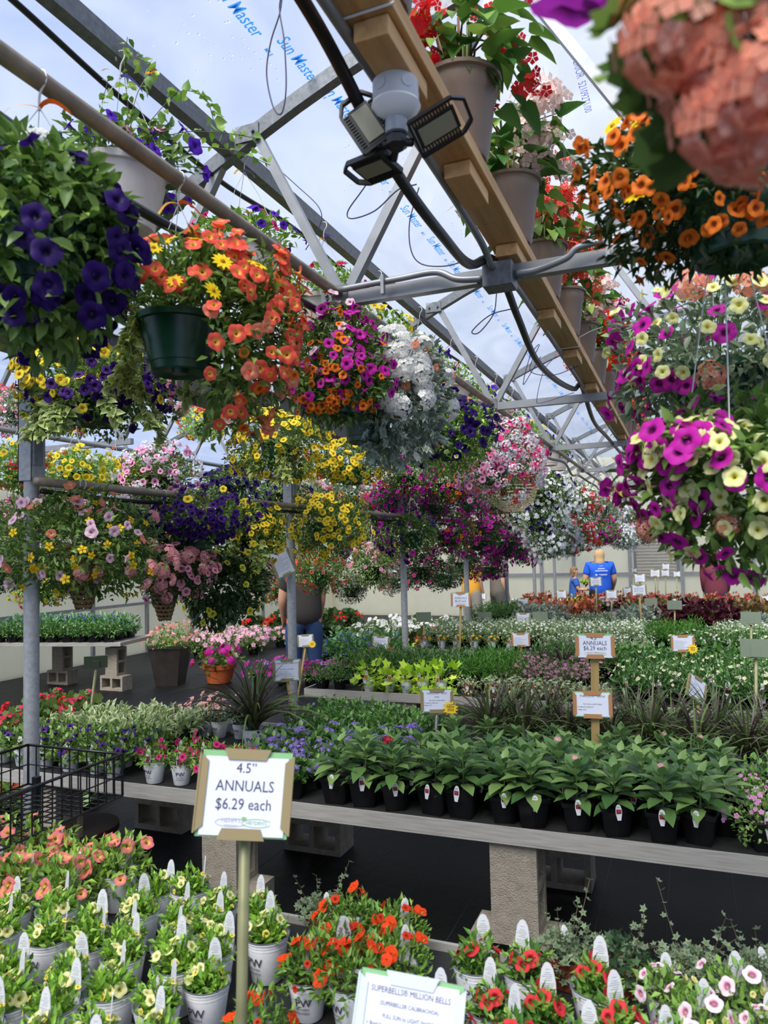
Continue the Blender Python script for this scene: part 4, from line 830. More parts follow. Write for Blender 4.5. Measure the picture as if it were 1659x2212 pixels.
for i, (nm, col, k) in enumerate(BC):
    rng = np.random.default_rng(300+i); y = 1.37+.645*i
    rt = root('begonia_pot', f'brown pot of {nm} begonias on the wooden beam, {ordn(i+1)} along from the camera', 'potted plant', (-.545, y, 2.844), rng.uniform(-.2, .2), group='begonia pots on the wooden beam')
    part('pot', TP, rt); part('soil', TS, rt)
    g = G(); nl = 120 if i < 7 else 50
    for j in range(16):
        a = rng.uniform(0, 6.28); r = rng.uniform(.08, .2); e = np.array([r*math.cos(a), r*math.sin(a), .232+rng.uniform(.05, .26)])
        v, q = tube([(.03*math.cos(a), .03*math.sin(a), .2), (e*[.4, .4, 1]+[0, 0, -.02]), e], [.005, .004, .002], 4); g.add(v, q, C('#8a5a3a') if j % 2 else C('#6f7f3a'))
    part('stems', g.build('stems', M_leaf), rt)
    for j in range(nl):
        a = rng.uniform(0, 6.28); t = rng.random(); r = rng.uniform(.03, .20); z = .232+rng.uniform(-.01, .23)-.35*max(0, r-.12); 
        ax = np.array([math.cos(a), math.sin(a), rng.uniform(-.9, .25)])+rng.normal(0, .25, 3); ax = ax/np.linalg.norm(ax); nr = np.array([0, 0, 1.0])+.4*np.array([math.cos(a), math.sin(a), 0]); x = nrm(np.cross(ax, nr)); n = np.cross(x, ax); s = rng.uniform(.65, 1.15)
        part('leaf', (BL, BL2, BL3)[j % 3], rt, M=Matrix(((x[0]*s, ax[0]*s, n[0]*s, r*math.cos(a)), (x[1]*s, ax[1]*s, n[1]*s, r*math.sin(a)), (x[2]*s, ax[2]*s, n[2]*s, z), (0, 0, 0, 1))))
    for j in range(46 if i > 1 else 22):
        a = rng.uniform(0, 6.28); r = rng.uniform(.10, .25); z = .26+rng.uniform(-.03, .28)
        part('blossom_cluster', fmesh('beg', (col, '#f0d0a0'), .05*rng.choice([.8, 1.0, 1.15])), rt, M=Matrix.LocRotScale(Vector((r*math.cos(a), r*math.sin(a), z)), rot_to((math.cos(a), math.sin(a), -.3)), None))
# ------------------------------------------------------------------ potted plants
WPOT = white_pot(); SQB = pot_mesh('sq', .062, .102).build('pot', M_black); SQT = pot_mesh('sq', .056, .09).build('pot', M_terra); SOILW = soil_mesh(.046, .083); SOILS = soil_mesh(.055, .08)
TAG = tag_mesh(); TAGP = tag_mesh(.03, .07, '#a03060'); TAGO = tag_mesh(.03, .07, '#e07030'); TAGS = tag_mesh(.022, .035, '#b04050')
def tag_part(t, y=.03, z=.095, rz=0.0, tilt=.12, sc=1.0, x=0.0):
    M = Matrix.Translation((x, y, z)) @ Matrix.Rotation(rz, 4, 'Z') @ Matrix.Rotation(-tilt, 4, 'X') @ Matrix.Scale(sc, 4)
    return ('plant_tag', t[0], M, None, [('tag_print', t[1])])
def mound(seed, R, up, dn, n, leaf, fol, z, tm=L2, mix=(.6, .5, .5), ns=14, inner=.2, jit=.2):
    rng = np.random.default_rng(seed); sh = Shape(rng, R, up, dn, .12, (0, 0, z)); g = G()
    foliage(rng, g, sh, n, leaf[0], leaf[1], GREENS[fol] if isinstance(fol, str) else fol, tm, inner=inner, mix=mix, zmin=z-.03 if dn < .03 else None, jit=jit)
    stems(rng, g, sh, ns, .0013, z0=z-.02)
    return rng, sh, g
def blooms(rng, sh, specs, indiv=True, updir=.6):
    out = []; jg = G(); nj = 0
    for kind, cols, size, n in specs:
        d = nrm(rng.normal(0, 1, (n, 3))+[0, 0, updir]); d[:, 2] = np.abs(d[:, 2])*.9+.02; p = sh.p(d, rng.uniform(.92, 1.18, n)); ax = nrm(d+rng.normal(0, .35, d.shape)+[0, -.35, .2])
        if indiv:
            ms = [fmesh(kind, cols, size*s) for s in (.8, 1.05)]
            for i in range(n): out.append(('blossom', ms[i % 2], Matrix.LocRotScale(Vector(p[i]), rot_to(ax[i]) @ Quaternion((0, 0, 1), rng.uniform(0, 6.28)), None)))
        else: scatter(jg, fl(kind, cols, True), p, ax, nrm(rng.normal(0, 1, p.shape)), size*rng.uniform(.75, 1.15, n), None, flowerax=True); nj = 1
    if nj: out.append(('small_blossoms', jg.build('small_blossoms', M_petal), None, 'stuff'))
    return out
def blades(seed, n, L, w, cols, z=.09, spread=.7, droop=1.0):
    rng = np.random.default_rng(seed); g = G(); cs = pick(rng, cols, n)
    for i in range(n):
        a = rng.uniform(0, 6.28); l = L*rng.uniform(.6, 1.1); sp = spread*rng.uniform(.3, 1.2); d = np.array([math.cos(a), math.sin(a), 0]); s = np.array([-d[1], d[0], 0]); k = 6; V = []
        t = np.linspace(0, 1, k+1); P = np.array([.012*math.cos(a*7), .012*math.sin(a*5), z])+d*(l*sp*t**1.5)[:, None]+np.array([0, 0, 1])*(l*(t*(1.15-.3*sp)-droop*.62*sp*t**2.6))[:, None]
        ww = w*(1-t**2.2)*.5+.0004; tw = s+np.array([0, 0, rng.normal(0, .4)])
        V = np.stack([P-tw*ww[:, None], P+tw*ww[:, None]], 1).reshape(-1, 3); g.add(V, np.array([[2*j, 2*j+1, 2*j+3, 2*j+2] for j in range(k)]), cs[i])
    return g
KIND = {}
def kd(name, fn, n=3): KIND[name] = [fn(i) for i in range(n)]
def std(pot, rng, sh, g, specs, tag=None, indiv=True, fname='foliage', updir=.6):
    P = list(WPOT) if pot == 'w' else [('pot', {'b': SQB, 't': SQT}[pot])]
    P.append(('soil', SOILW if pot == 'w' else SOILS)); P.append((fname, g.build(fname, M_leaf), None, 'stuff'))
    if specs: P += blooms(rng, sh, specs, indiv, updir)
    if tag: P.append(tag)
    return P
CRM = ('cal', ('#f3efb4', '#d9c84e'), .0135)
def k_yellow(i):
    rng, sh, g = mound(500+i, .043+.006*(i % 2), .042, .010, 230, (.022, .0095), ['#7fae35', '#5c8c2a', '#9cc64a'], .095, mix=(.7, .5, .55))
    return std('w', rng, sh, g, [CRM+(5,), ('cal', ('#f0e26a', '#cfae20'), .008, 4)], tag_part(TAG, .030, .098, (-.35, .2, .5, -.6, 0)[i % 5], .1, 1.0, (-.012, .02, .0, .015, -.02)[i % 5]))
kd('yellow', k_yellow, 5)
def k_pink(i):
    rng, sh, g = mound(520+i, .085, .085, .05, 330, (.028, .013), 'bright', .10)
    return std('w', rng, sh, g, [('cal', ('#f0788c', '#f2c24a', 1), .0185, 11)], tag_part(TAG, .03, .10, .1, .1))
kd('pink', k_pink)
def k_orange(i):
    rng, sh, g = mound(530+i, .085, .075, .06, 360, (.028, .009), ['#6f9c3a', '#4c7a2c', '#93b850'], .10)
    return std('w', rng, sh, g, [('dbl', ('#f2501e', '#c8300c'), .0185, 8), ('cal', ('#d83a1c', '#a02010'), .011, 4)], tag_part(TAG, .03, .10, (.2, -.3, .5)[i % 3], .15) if i != 1 else None)
kd('orange', k_orange)
def k_red(i):
    rng, sh, g = mound(540+i, .047, .05, .015, 200, (.024, .01), ['#5f9038', '#46742c', '#86ac48'], .097)
    return std('w', rng, sh, g, [('cal', ('#e23a40', '#8c0c20'), .0165, 6)], tag_part(TAG, .03, .098, (-.3, .15, .35)[i % 3], .1, 1.1, (-.01, .01, 0)[i % 3]))
kd('red', k_red)
def k_bicol(i):
    rng, sh, g = mound(550+i, .075, .065, .03, 230, (.026, .011), ['#6a9440', '#86ab50'], .10)
    return std('w', rng, sh, g, [('cal', ('#f6e2ea', '#c4407c'), .0185, 7), ('cal', ('#f0e8a0', '#d8c040'), .009, 3)], tag_part(TAG, .03, .098, .2*i, .1, 1.05))
kd('bicol', k_bicol)
IVYT = lobed(5, .5, C('#8f9f7c'))
def k_ivy(i):
    rng, sh, g = mound(560+i, .10, .06, .07, 240, (.030, .03), ['#3d5a38', '#52704a', '#2f4a30'], .09, tm=IVYT if i else IVY, mix=(.6, .7, .0))
    for j in range(7):
        a = rng.uniform(0, 6.28); L = rng.uniform(.08, .16); P = bez([(0, 0, .09), (.06*math.cos(a), .06*math.sin(a), .14), (L*math.cos(a), L*math.sin(a), .12+.08*(j % 3))], 6); v, q = tube(P, .0013, 3); g.add(v, q, C('#6a5a44'))
        n = len(P); s = rng.uniform(.016, .03, n); scatter(g, IVYT, P, rng.normal(0, 1, (n, 3)), rng.normal(0, .4, (n, 3))+[0, 0, 1], s, pick(rng, ['#45623f', '#5f7a54'], n))
    return std('t', rng, sh, g, None, tag_part(TAG, .03, .09, .8, .3, .9) if i == 1 else None)
kd('ivy', k_ivy)
def k_petpur(i):
    rng, sh, g = mound(570+i, .10, .07, .06, 260, (.036, .018), 'mid', .095, tm=L8)
    return std('w', rng, sh, g, [('pet', ('#4c1f86', '#200a40'), .026, 5)], tag_part(TAGP, -.035, .088, 0, .1))
kd('petpur', k_petpur)
def k_hot(i):
    rng, sh, g = mound(580+i, .075, .07, .02, 240, (.024, .01), 'bright', .095)
    return std('w', rng, sh, g, [('cal', ('#ee3a8a', '#a01048'), .017, 10)], tag_part(TAGP, -.04, .085, 0, .1))
kd('hot', k_hot)
def k_ager(i):
    rng, sh, g = mound(590+i, .095, .08, .03, 190, (.036, .024), ['#4f7a38', '#6f9a48', '#3c6230'], .095, tm=L8)
    return std('w' if i == 0 else 'b', rng, sh, g, [('puff', ('#9a7ad8', '#7a5cc0', '#b59ae6'), .016, 12)], tag_part(TAGP, -.045, .08, .1, .1, .8) if i == 0 else None, updir=1.6)
kd('ager', k_ager)
def k_mint(i):
    rng, sh, g = mound(600+i, .11, .11, .04, 300, (.032, .017), ['#52803a', '#6f9c48', '#3c6630'], .095, tm=L8)
    return std('b', rng, sh, g, [('tiny', ('#f4f2f0',), .010, 3)], indiv=False)
kd('mint', k_mint)
PL = []
for c in ('#5f8246', '#476b3a', '#7d9c58'):
    v_, f_, _ = leafn(((.12, .22, .22), (.35, .48, .48), (.62, .42, .42), (.85, .18, .18)), .30, .10); PL.append(G().add(v_*[.052, .098, .08], f_, C(c)).build('leaf', M_leaf))
def pentas_leaves(rng):
    out = []
    for L in range(5):
        nl = 5; zz = .112+.026*L; 
        for k in range(nl):
            a = L*.6+k*2*math.pi/nl+rng.normal(0, .2); el = (.02, .15, .35, .6, .95)[L]+rng.normal(0, .12); s = (1.0, 1.1, 1.0, .85, .6)[L]*rng.uniform(.85, 1.12)
            ax = nrm(np.array([math.cos(a)*math.cos(el), math.sin(a)*math.cos(el), math.sin(el)])); x = nrm(np.cross(ax, [0, 0, 1.0])); n = np.cross(x, ax)
            out.append((np.stack([x*s, ax*s, n*s], 1), np.array([.012*math.cos(a), .012*math.sin(a), zz]), int(rng.integers(0, 3))))
    return out
def k_pentas(i, indiv=True):
    rng = np.random.default_rng(610+i); lv = pentas_leaves(rng); P = [('pot', SQB), ('soil', SOILS)]
    g = G(); v, q = tube([(0, 0, .075), (.004, 0, .15), (0, .003, .23)], [.004, .003, .002], 5); g.add(v, q, C('#5f7a3a'))
    if indiv:
        P.append(('stem', g.build('stem', M_leaf)))
        for R, p, c in lv: P.append(('leaf', PL[c], Matrix.Translation(p) @ Matrix(R.tolist()).to_4x4()))
    else:
        v_, f_, _ = leafn(((.12, .22, .22), (.35, .48, .48), (.62, .42, .42), (.85, .18, .18)), .30, .10)
        for R, p, c in lv: g.add((v_*[.052, .098, .08]) @ R.T+p, f_, C(('#5f8246', '#476b3a', '#7d9c58')[c]))
        P.append(('foliage', g.build('foliage', M_leaf), None, 'stuff'))
    if i == 1: P.append(('blossom', fmesh('clus', ('#c01c3c', '#f0d0a0'), .022), Matrix.Translation((0, -.02, .235))))
    if i == 2: P.append(('blossom', fmesh('clus', ('#f0b4b8', '#f0d0a0'), .012), Matrix.Translation((0, 0, .25))))
    if indiv: P.append(tag_part(TAGS, -.068, .085, (-.2, .15, .1, -.1)[i % 4], .15))
    return P
kd('pentas', k_pentas, 7); KIND['pentas_b'] = [k_pentas(i, False) for i in (0, 3, 4, 5, 2, 6, 7)]
def k_grass(i):
    g = blades(630+i, 120, .42, .013, ['#4a3a3c', '#5f6a40', '#748a4e', '#4c3a3a', '#64804a'], .08, 1.0)
    return list(WPOT)+[('soil', SOILW), ('blades', g.build('blades', M_leaf), None, 'stuff')]
kd('grass', k_grass)
def k_diasc(i):
    rng, sh, g = mound(640+i, .12, .09, .10, 420, (.02, .012), ['#7fa34c', '#5d8438', '#9cba62'], .10)
    return std('b', rng, sh, g, [('tiny', ('#eaa0d0', '#fff'), .011, 26)], tag_part(TAGP, -.055, .075, 0, .1), indiv=True)
kd('diasc', k_diasc)
def k_vgt(i):
    rng, sh, g = mound(650+i, .10, .08, .03, 150, (.048, .024), ['#7d9855', '#93aa68'], .095, tm=VARW)
    return std('b', rng, sh, g, None)
kd('vari', k_vgt)
def k_small(i):
    rng, sh, g = mound(655+i, .05, .05, .01, 120, (.022, .01), 'dark', .095)
    return std('w', rng, sh, g, None, tag_part(TAG, .03, .095, .3*i-.3, .1, .9))
kd('small', k_small)
def k_lime(i):
    rng = np.random.default_rng(660+i); g = G(); sh = Shape(rng, .12, .12, .08, .15, (0, 0, .10)); foliage(rng, g, sh, 46, .085, .062, ['#bfe03a', '#a2cc32', '#d2ec58'], lobed(5, .42), inner=.3, mix=(.8, .4, .1)); stems(rng, g, sh, 14, .0018, '#a8c040', .08)
    return list(WPOT)+[('soil', SOILW), ('foliage', g.build('foliage', M_leaf), None, 'stuff'), tag_part(TAGO, -.04, .09, .1, .1)]
kd('lime', k_lime)
def gen(name, seed, pot, R, up, dn, n, leaf, fol, specs=None, tm=L2, tag=None, nv=2, mix=(.6, .5, .5)):
    def fn(i):
        rng, sh, g = mound(seed+i, R, up, dn, n, leaf, fol, .095, tm, mix); return std(pot, rng, sh, g, specs, tag, indiv=False)
    kd(name, fn, nv)
gen('parsley', 700, 'b', .11, .10, .03, 480, (.022, .009), ['#4f7c3a', '#6a9a46', '#3c642e'])
gen('lacy', 705, 'b', .11, .10, .03, 420, (.036, .004), ['#5f9a3c', '#7ab84c', '#4a7f30'])
gen('haze', 710, 'b', .11, .09, .03, 260, (.02, .008), 'mid', [('tiny', ('#c88aa8',), .011, 50)])
gen('ivywhite', 715, 't', .09, .06, .09, 140, (.03, .024), ['#a8b878', '#c9d2a4', '#7f9a5c'], tm=VARW, tag=tag_part(TAGO, -.055, .075, .1, .15), mix=(.7, .5, -.2))
gen('spike', 720, 'b', .11, .10, .04, 330, (.034, .012), ['#4d7a38', '#65944a', '#3a6230'], [('tiny', ('#f2f0c8',), .012, 12)], tag=tag_part(TAGP, -.055, .075, 0, .1))
gen('ephor', 730, 'w', .11, .10, .05, 300, (.028, .011), ['#8fa878', '#6f8f58', '#a9bd90'], [('tiny', ('#f6f6ee',), .010, 36)], tag=tag_part(TAGO, -.05, .09, 0, .1))
gen('ephorb', 733, 'b', .12, .11, .04, 320, (.03, .012), ['#9ab37c', '#7d9c64', '#b9cba0'], [('tiny', ('#f4f6ea',), .010, 36)])
gen('marig', 736, 'w', .09, .08, .03, 240, (.026, .010), 'mid', [('daisy', ('#f6c020', '#c08010'), .022, 3)], tag=tag_part(TAGO, -.05, .09, 0, .1))
gen('dusty', 740, 'b', .14, .12, .04, 200, (.055, .03), 'silver', tm=CUTL)
gen('burg', 745, 'b', .15, .14, .05, 130, (.08, .055), ['#4a1c28', '#6a2632', '#341620'], tm=lobed(5, .35))
gen('rust', 750, 'b', .14, .12, .05, 190, (.05, .03), ['#a04a2c', '#7c3424', '#c06a3c'], tm=L8)
gen('coleus', 755, 'b', .14, .12, .05, 190, (.05, .032), ['#6a5c30', '#8a7a3c', '#54502c', '#7a4a30'], tm=L8)
gen('dark', 760, 'b', .13, .12, .04, 300, (.05, .008), ['#3a2028', '#4c2a30'])
gen('bedred', 765, 'b', .15, .12, .05, 240, (.04, .018), 'dark', [('tiny', ('#e0305c',), .024, 34)])
gen('bedwhite', 770, 'b', .15, .12, .05, 260, (.04, .018), 'mid', [('tiny', ('#f6f4f2',), .024, 30)])
gen('bedpink', 775, 'b', .15, .12, .05, 240, (.04, .018), 'mid', [('tiny', ('#f2b8d0',), .026, 34)])
gen('chartr', 780, 'b', .15, .13, .06, 200, (.05, .03), 'lime', tm=L8)
gen('geran', 785, 'b', .17, .16, .05, 150, (.07, .07), 'mid', [('clus', ('#e0305c',), .045, 5), ('clus', ('#e83030',), .04, 2)], tm=LOB)
gen('gerred', 790, 'b', .16, .15, .05, 150, (.06, .06), 'dark', [('clus', ('#e8281e',), .042, 5)], tm=LOB)
gen('pinkdia', 795, 'b', .2, .2, .12, 420, (.026, .013), 'mid', [('tiny', ('#f4b4ac',), .02, 70)])
gen('yelvio', 800, 'b', .18, .15, .1, 380, (.026, .013), 'bright', [('tiny', ('#f4dc40',), .018, 40), ('tiny', ('#c0b8e8',), .016, 40)])
gen('magi', 805, 'b', .14, .12, .05, 220, (.03, .014), 'mid', [('tiny', ('#d030b0',), .024, 24), ('clus', ('#c89ad8',), .03, 3)])
gen('salvia', 810, 'b', .13, .16, .04, 260, (.05, .022), ['#4c7c40', '#6a9a58'], [('tiny', ('#4a4ab8',), .01, 26)], tm=L8)
DESK = dict(yellow='pale yellow million bells', pink='salmon pink million bells', orange='double orange million bells', red='red million bells', bicol='white and pink million bells', ivy='variegated ivy', petpur='purple petunias', hot='hot pink million bells', ager='mauve ageratum', mint='mint green foliage', pentas='broad-leaved pentas', pentas_b='broad-leaved pentas', grass='dark fountain grass', diasc='small pink diascia', vari='cream-edged foliage', small='small green seedlings', lime='lime sweet potato vine', parsley='parsley-green foliage', lacy='lacy bright green foliage', haze='pink haze flowers', ivywhite='white-edged ivy', spike='white-spiked green plants', ephor='white euphorbia', ephorb='white euphorbia', marig='yellow daisies', dusty='silver dusty miller', burg='burgundy coleus', rust='rust red coleus', coleus='olive brown coleus', dark='blackish grass', bedred='rose red impatiens', bedwhite='white impatiens', bedpink='pale pink impatiens', chartr='chartreuse coleus', geran='pink geraniums', gerred='red geraniums', pinkdia='pink diascia', yelvio='yellow and lilac flowers', magi='magenta flowers', salvia='blue salvia')
POTN = {k: ('white' if any(p[0] == 'pot' and p[1] == WPOT[0][1] for p in v[0]) else 'brown' if any(p[1] == SQT for p in v[0]) else 'black') for k, v in KIND.items()}
GN = {}
NAMEK = dict(yellow='million_bells', pink='million_bells', orange='million_bells', red='million_bells', bicol='million_bells', hot='million_bells', ivy='potted_ivy', ivywhite='potted_ivy', petpur='potted_petunia', ager='potted_ageratum', pentas='potted_pentas', pentas_b='potted_pentas', grass='potted_grass', diasc='potted_diascia', pinkdia='potted_diascia', lime='sweet_potato_vine', ephor='potted_euphorbia', ephorb='potted_euphorbia', dusty='dusty_miller', burg='potted_coleus', rust='potted_coleus', coleus='potted_coleus', chartr='potted_coleus', bedred='potted_impatiens', bedwhite='potted_impatiens', bedpink='potted_impatiens', geran='potted_geranium', gerred='potted_geranium', salvia='potted_salvia', marig='potted_daisy', parsley='bedding_plant', lacy='bedding_plant', mint='bedding_plant', spike='bedding_plant', haze='bedding_plant', dark='potted_grass')
def plant(kind, loc, rz, label, scale=1.0, vi=0, name=None):
    rt = root(name or NAMEK.get(kind, 'potted_plant'), label, 'potted plant', loc, rz, group=DESK[kind]+' in pots', scale=scale); pr = KIND[kind]; inst(pr[vi % len(pr)], rt); return rt
def zone(bi, kind, x0, x1, y0, y1, sx, sy=None, scale=1.0, rot=.5, jit=.012, stag=True, where=None, z=None, skip=None):
    sy = sy or sx*.92; rng = np.random.default_rng(hash((kind, x0, y0)) % 9999 if False else int(abs(x0*977+y0*131+sx*7777)) % 9999); ny = max(1, int(round((y1-y0)/sy))); r = 0; bn = where or f'{BNAME[bi]} bench'
    key = (bi, DESK[kind]); 
    for j in range(ny):
        y = y0+sy*(j+.5); c = 0; r = GN.get(key, 0)+1; GN[key] = r
        nx = max(1, int((x1-x0)/sx+.01))
        for i in range(nx):
            x = x0+sx*(i+.5)+(sx*.5 if (stag and j % 2) else 0)
            if x > x1+sx*.3 or (skip and skip(x, y)): continue
            c += 1
            plant(kind, (x+rng.normal(0, jit), y+rng.normal(0, jit), (BZ-.012) if z is None else z), rng.uniform(-rot, rot), f'{DESK[kind]}, {POTN[kind]} pot, {bn}, {ordn(r)} row back, {ordn(c)} from left', scale*rng.uniform(.93, 1.07), int(rng.integers(0, 9)))
# near bench
zone(0, 'yellow', -1.95, -.98, 1.16, 2.04, .142, .118, 1.12, .35, jit=.018, skip=lambda x, y: x < -1.66 and y > 1.72)
zone(0, 'pink', -2.66, -1.72, 1.76, 2.08, .15, .145, 1.2)
zone(0, 'pink', -2.66, -1.98, 1.44, 1.74, .15, .15, 1.2)
zone(0, 'orange', -.98, -.62, 1.38, 1.98, .125, .12, skip=lambda x, y: x > -.86 and y < 1.62)
zone(0, 'red', -.60, -.16, 1.54, 1.94, .14, .12, 1.1, .3)
zone(0, 'bicol', -.15, .36, 1.60, 2.0, .135, .125)
zone(0, 'ivy', -.42, .5, 2.0, 2.07, .155, .10, .9)
zone(0, 'ivy', -1.12, -.98, 2.0, 2.06, .13, .1, .7)
# second bench
zone(1, 'petpur', -3.7, -2.55, 3.08, 3.50, .165, .15)
zone(1, 'hot', -2.62, -2.12, 3.06, 3.34, .16, .15, 1.12)
zone(1, 'small', -3.05, -2.55, 3.95, 4.2, .12, .12)
zone(1, 'vari', -3.7, -2.85, 3.55, 3.95, .17, .15)
zone(1, 'ager', -2.12, -1.55, 3.07, 3.55, .145, .15)
zone(1, 'ager', -2.2, -1.22, 3.52, 3.82, .155, .15, 1.1)
zone(1, 'mint', -2.2, -1.15, 3.86, 4.3, .18, .16, 1.1)
zone(1, 'pentas', -1.62, .12, 3.07, 3.37, .155, .15, 1.16)
zone(1, 'pentas_b', -1.22, .12, 3.38, 3.88, .165, .165, 1.02)
zone(1, 'grass', -1.15, .75, 3.92, 4.3, .21, .19)
zone(1, 'grass', -2.45, -2.22, 3.72, 3.95, .17, .17, 1.35)
zone(1, 'diasc', .12, .8, 3.08, 3.55, .19, .16)
zone(1, 'mint', .2, .8, 3.55, 3.85, .19, .16)
# third bench
zone(2, 'parsley', -2.93, -2.55, 5.62, 5.78, .13, .14)
zone(2, 'lime', -2.52, -1.72, 5.60, 5.78, .155, .16, 1.05)
zone(2, 'ivywhite', -1.68, -.5, 5.60, 5.76, .165, .16)
zone(2, 'spike', -.5, .7, 5.64, 6.5, .2, .19, 1.3)
zone(2, 'parsley', -2.9, -1.75, 5.85, 6.8, .19, .19, 1.3)
zone(2, 'lacy', -1.75, -1.35, 5.85, 6.8, .19, .19, 1.35)
zone(2, 'haze', -1.35, -.6, 5.85, 6.3, .19, .18, 1.25)
zone(2, 'grass', -1.3, -.55, 6.35, 6.6, .2, .2, .8)
zone(2, 'mint', -1.3, .75, 6.55, 6.85, .21, .18, 1.4)
# fourth bench
zone(3, 'marig', -2.95, -1.6, 8.16, 8.34, .2, .17)
zone(3, 'ephor', -1.55, -.2, 8.16, 8.34, .2, .17)
zone(3, 'spike', -.2, 1.0, 8.18, 8.5, .22, .19, 1.25)
zone(3, 'ephorb', -2.9, -.5, 8.42, 9.35, .24, .22, 1.4)
zone(3, 'lacy', -.45, .2, 8.5, 9.35, .23, .22, 1.45)
zone(3, 'ephorb', .2, 1.0, 8.55, 9.35, .24, .22, 1.35)
# fifth and sixth benches
zone(4, 'parsley', -3.0, -2.3, 10.66, 11.9, .26, .26, 1.6); zone(4, 'dusty', -2.3, -1.6, 10.66, 11.2, .27, .26, 1.4); zone(4, 'ephorb', -1.6, -.9, 10.66, 11.2, .25, .24)
zone(4, 'dark', -1.3, -.9, 11.2, 11.5, .25, .25); zone(4, 'dusty', -.9, -.3, 10.66, 11.3, .26, .25, 1.3); zone(4, 'burg', -.4, .6, 10.66, 11.3, .28, .28, 1.45); zone(4, 'dusty', .6, 1.4, 10.66, 11.3, .27, .26)
zone(4, 'rust', -2.3, -1.3, 11.3, 11.9, .29, .28, 1.5); zone(4, 'coleus', -.9, 1.5, 11.4, 11.9, .29, .28, 1.5)
zone(5, 'bedwhite', -3.0, -2.0, 13.25, 13.8, .3, .28); zone(5, 'chartr', -2.0, -1.5, 13.25, 13.6, .3, .28, 1.2); zone(5, 'bedpink', -1.5, -1.0, 13.25, 13.6, .3, .28, 1.2); zone(5, 'bedred', -1.0, -.3, 13.25, 13.8, .3, .28, 1.1); zone(5, 'rust', -.3, .4, 13.25, 13.6, .3, .28); zone(5, 'bedred', .4, 1.2, 13.25, 13.8, .3, .28, 1.1); zone(5, 'bedwhite', 1.2, 1.8, 13.25, 13.8, .3, .28)
zone(5, 'rust', -3, 1.8, 14.2, 14.5, .32, .3, 1.2)
# plants of the left-hand bay, on the floor or on low benches
FW = 'floor left of posts'
zone(9, 'geran', -4.9, -3.9, 3.6, 4.9, .38, .38, 1.25, where=FW, z=.0)
zone(9, 'pinkdia', -4.4, -3.7, 4.9, 6.0, .42, .42, 1.5, where=FW, z=.0)
zone(9, 'yelvio', -3.9, -3.3, 4.9, 5.7, .4, .4, 1.3, where=FW, z=.0)
zone(9, 'geran', -6.2, -5.0, 4.8, 6.2, .42, .42, 1.5, where=FW, z=.0)
zone(9, 'magi', -5.6, -4.3, 8.6, 9.4, .4, .36, 1.5, where=FW, z=.0)
zone(9, 'salvia', -5.4, -4.2, 10.2, 11.4, .38, .38, 1.9, where=FW, z=.0)
zone(9, 'gerred', -4.4, -3.4, 11.2, 12.8, .42, .42, 1.7, where=FW, z=.0)
zone(9, 'bedred', -4.3, -3.2, 9.4, 10.4, .38, .36, 1.5, where=FW, z=.0)
zone(9, 'chartr', -4.1, -3.5, 10.6, 11.0, .36, .36, 1.6, where=FW, z=.0)
zone(9, 'bedwhite', -6.0, -4.4, 12.6, 14.4, .5, .5, 1.9, where=FW, z=.0)
zone(9, 'bedpink', -8.6, -7.0, 10.6, 12.6, .5, .5, 1.9, where=FW, z=.0)
zone(9, 'gerred', -8.6, -6.6, 13.2, 15.2, .55, .55, 2.0, where=FW, z=.0)

# one hand-written tag among the orange bells
tgt = at(735, 2075, Z=.72); near = min((o for o in COL.objects if o.get('label', '').startswith('double orange')), key=lambda o: (o.location.x-tgt[0])**2+(o.location.y-tgt[1])**2)
near['label'] = 'double orange million bells whose tall white tag has purple handwriting'
M_ = Matrix.Translation((.01, -.01, .115)) @ Matrix.Rotation(.35, 4, 'Z') @ Matrix.Rotation(.1, 4, 'X') @ Matrix.Scale(1.2, 4)
tg = part('plant_tag', TAG[0], near, M=M_); g = G()
for s_, dx in (('Double', -.002), ('orange', .010)):
    V, F = text(s_, .015, shear=.2); g.add(np.stack([-V[:, 1]*1.0+dx*1.0, np.full(len(V), -.0016), V[:, 0]+.03], 1), F)
part('handwriting', g.build('handwriting', mat('purple_pen', '#4a2440', .6), False), tg)
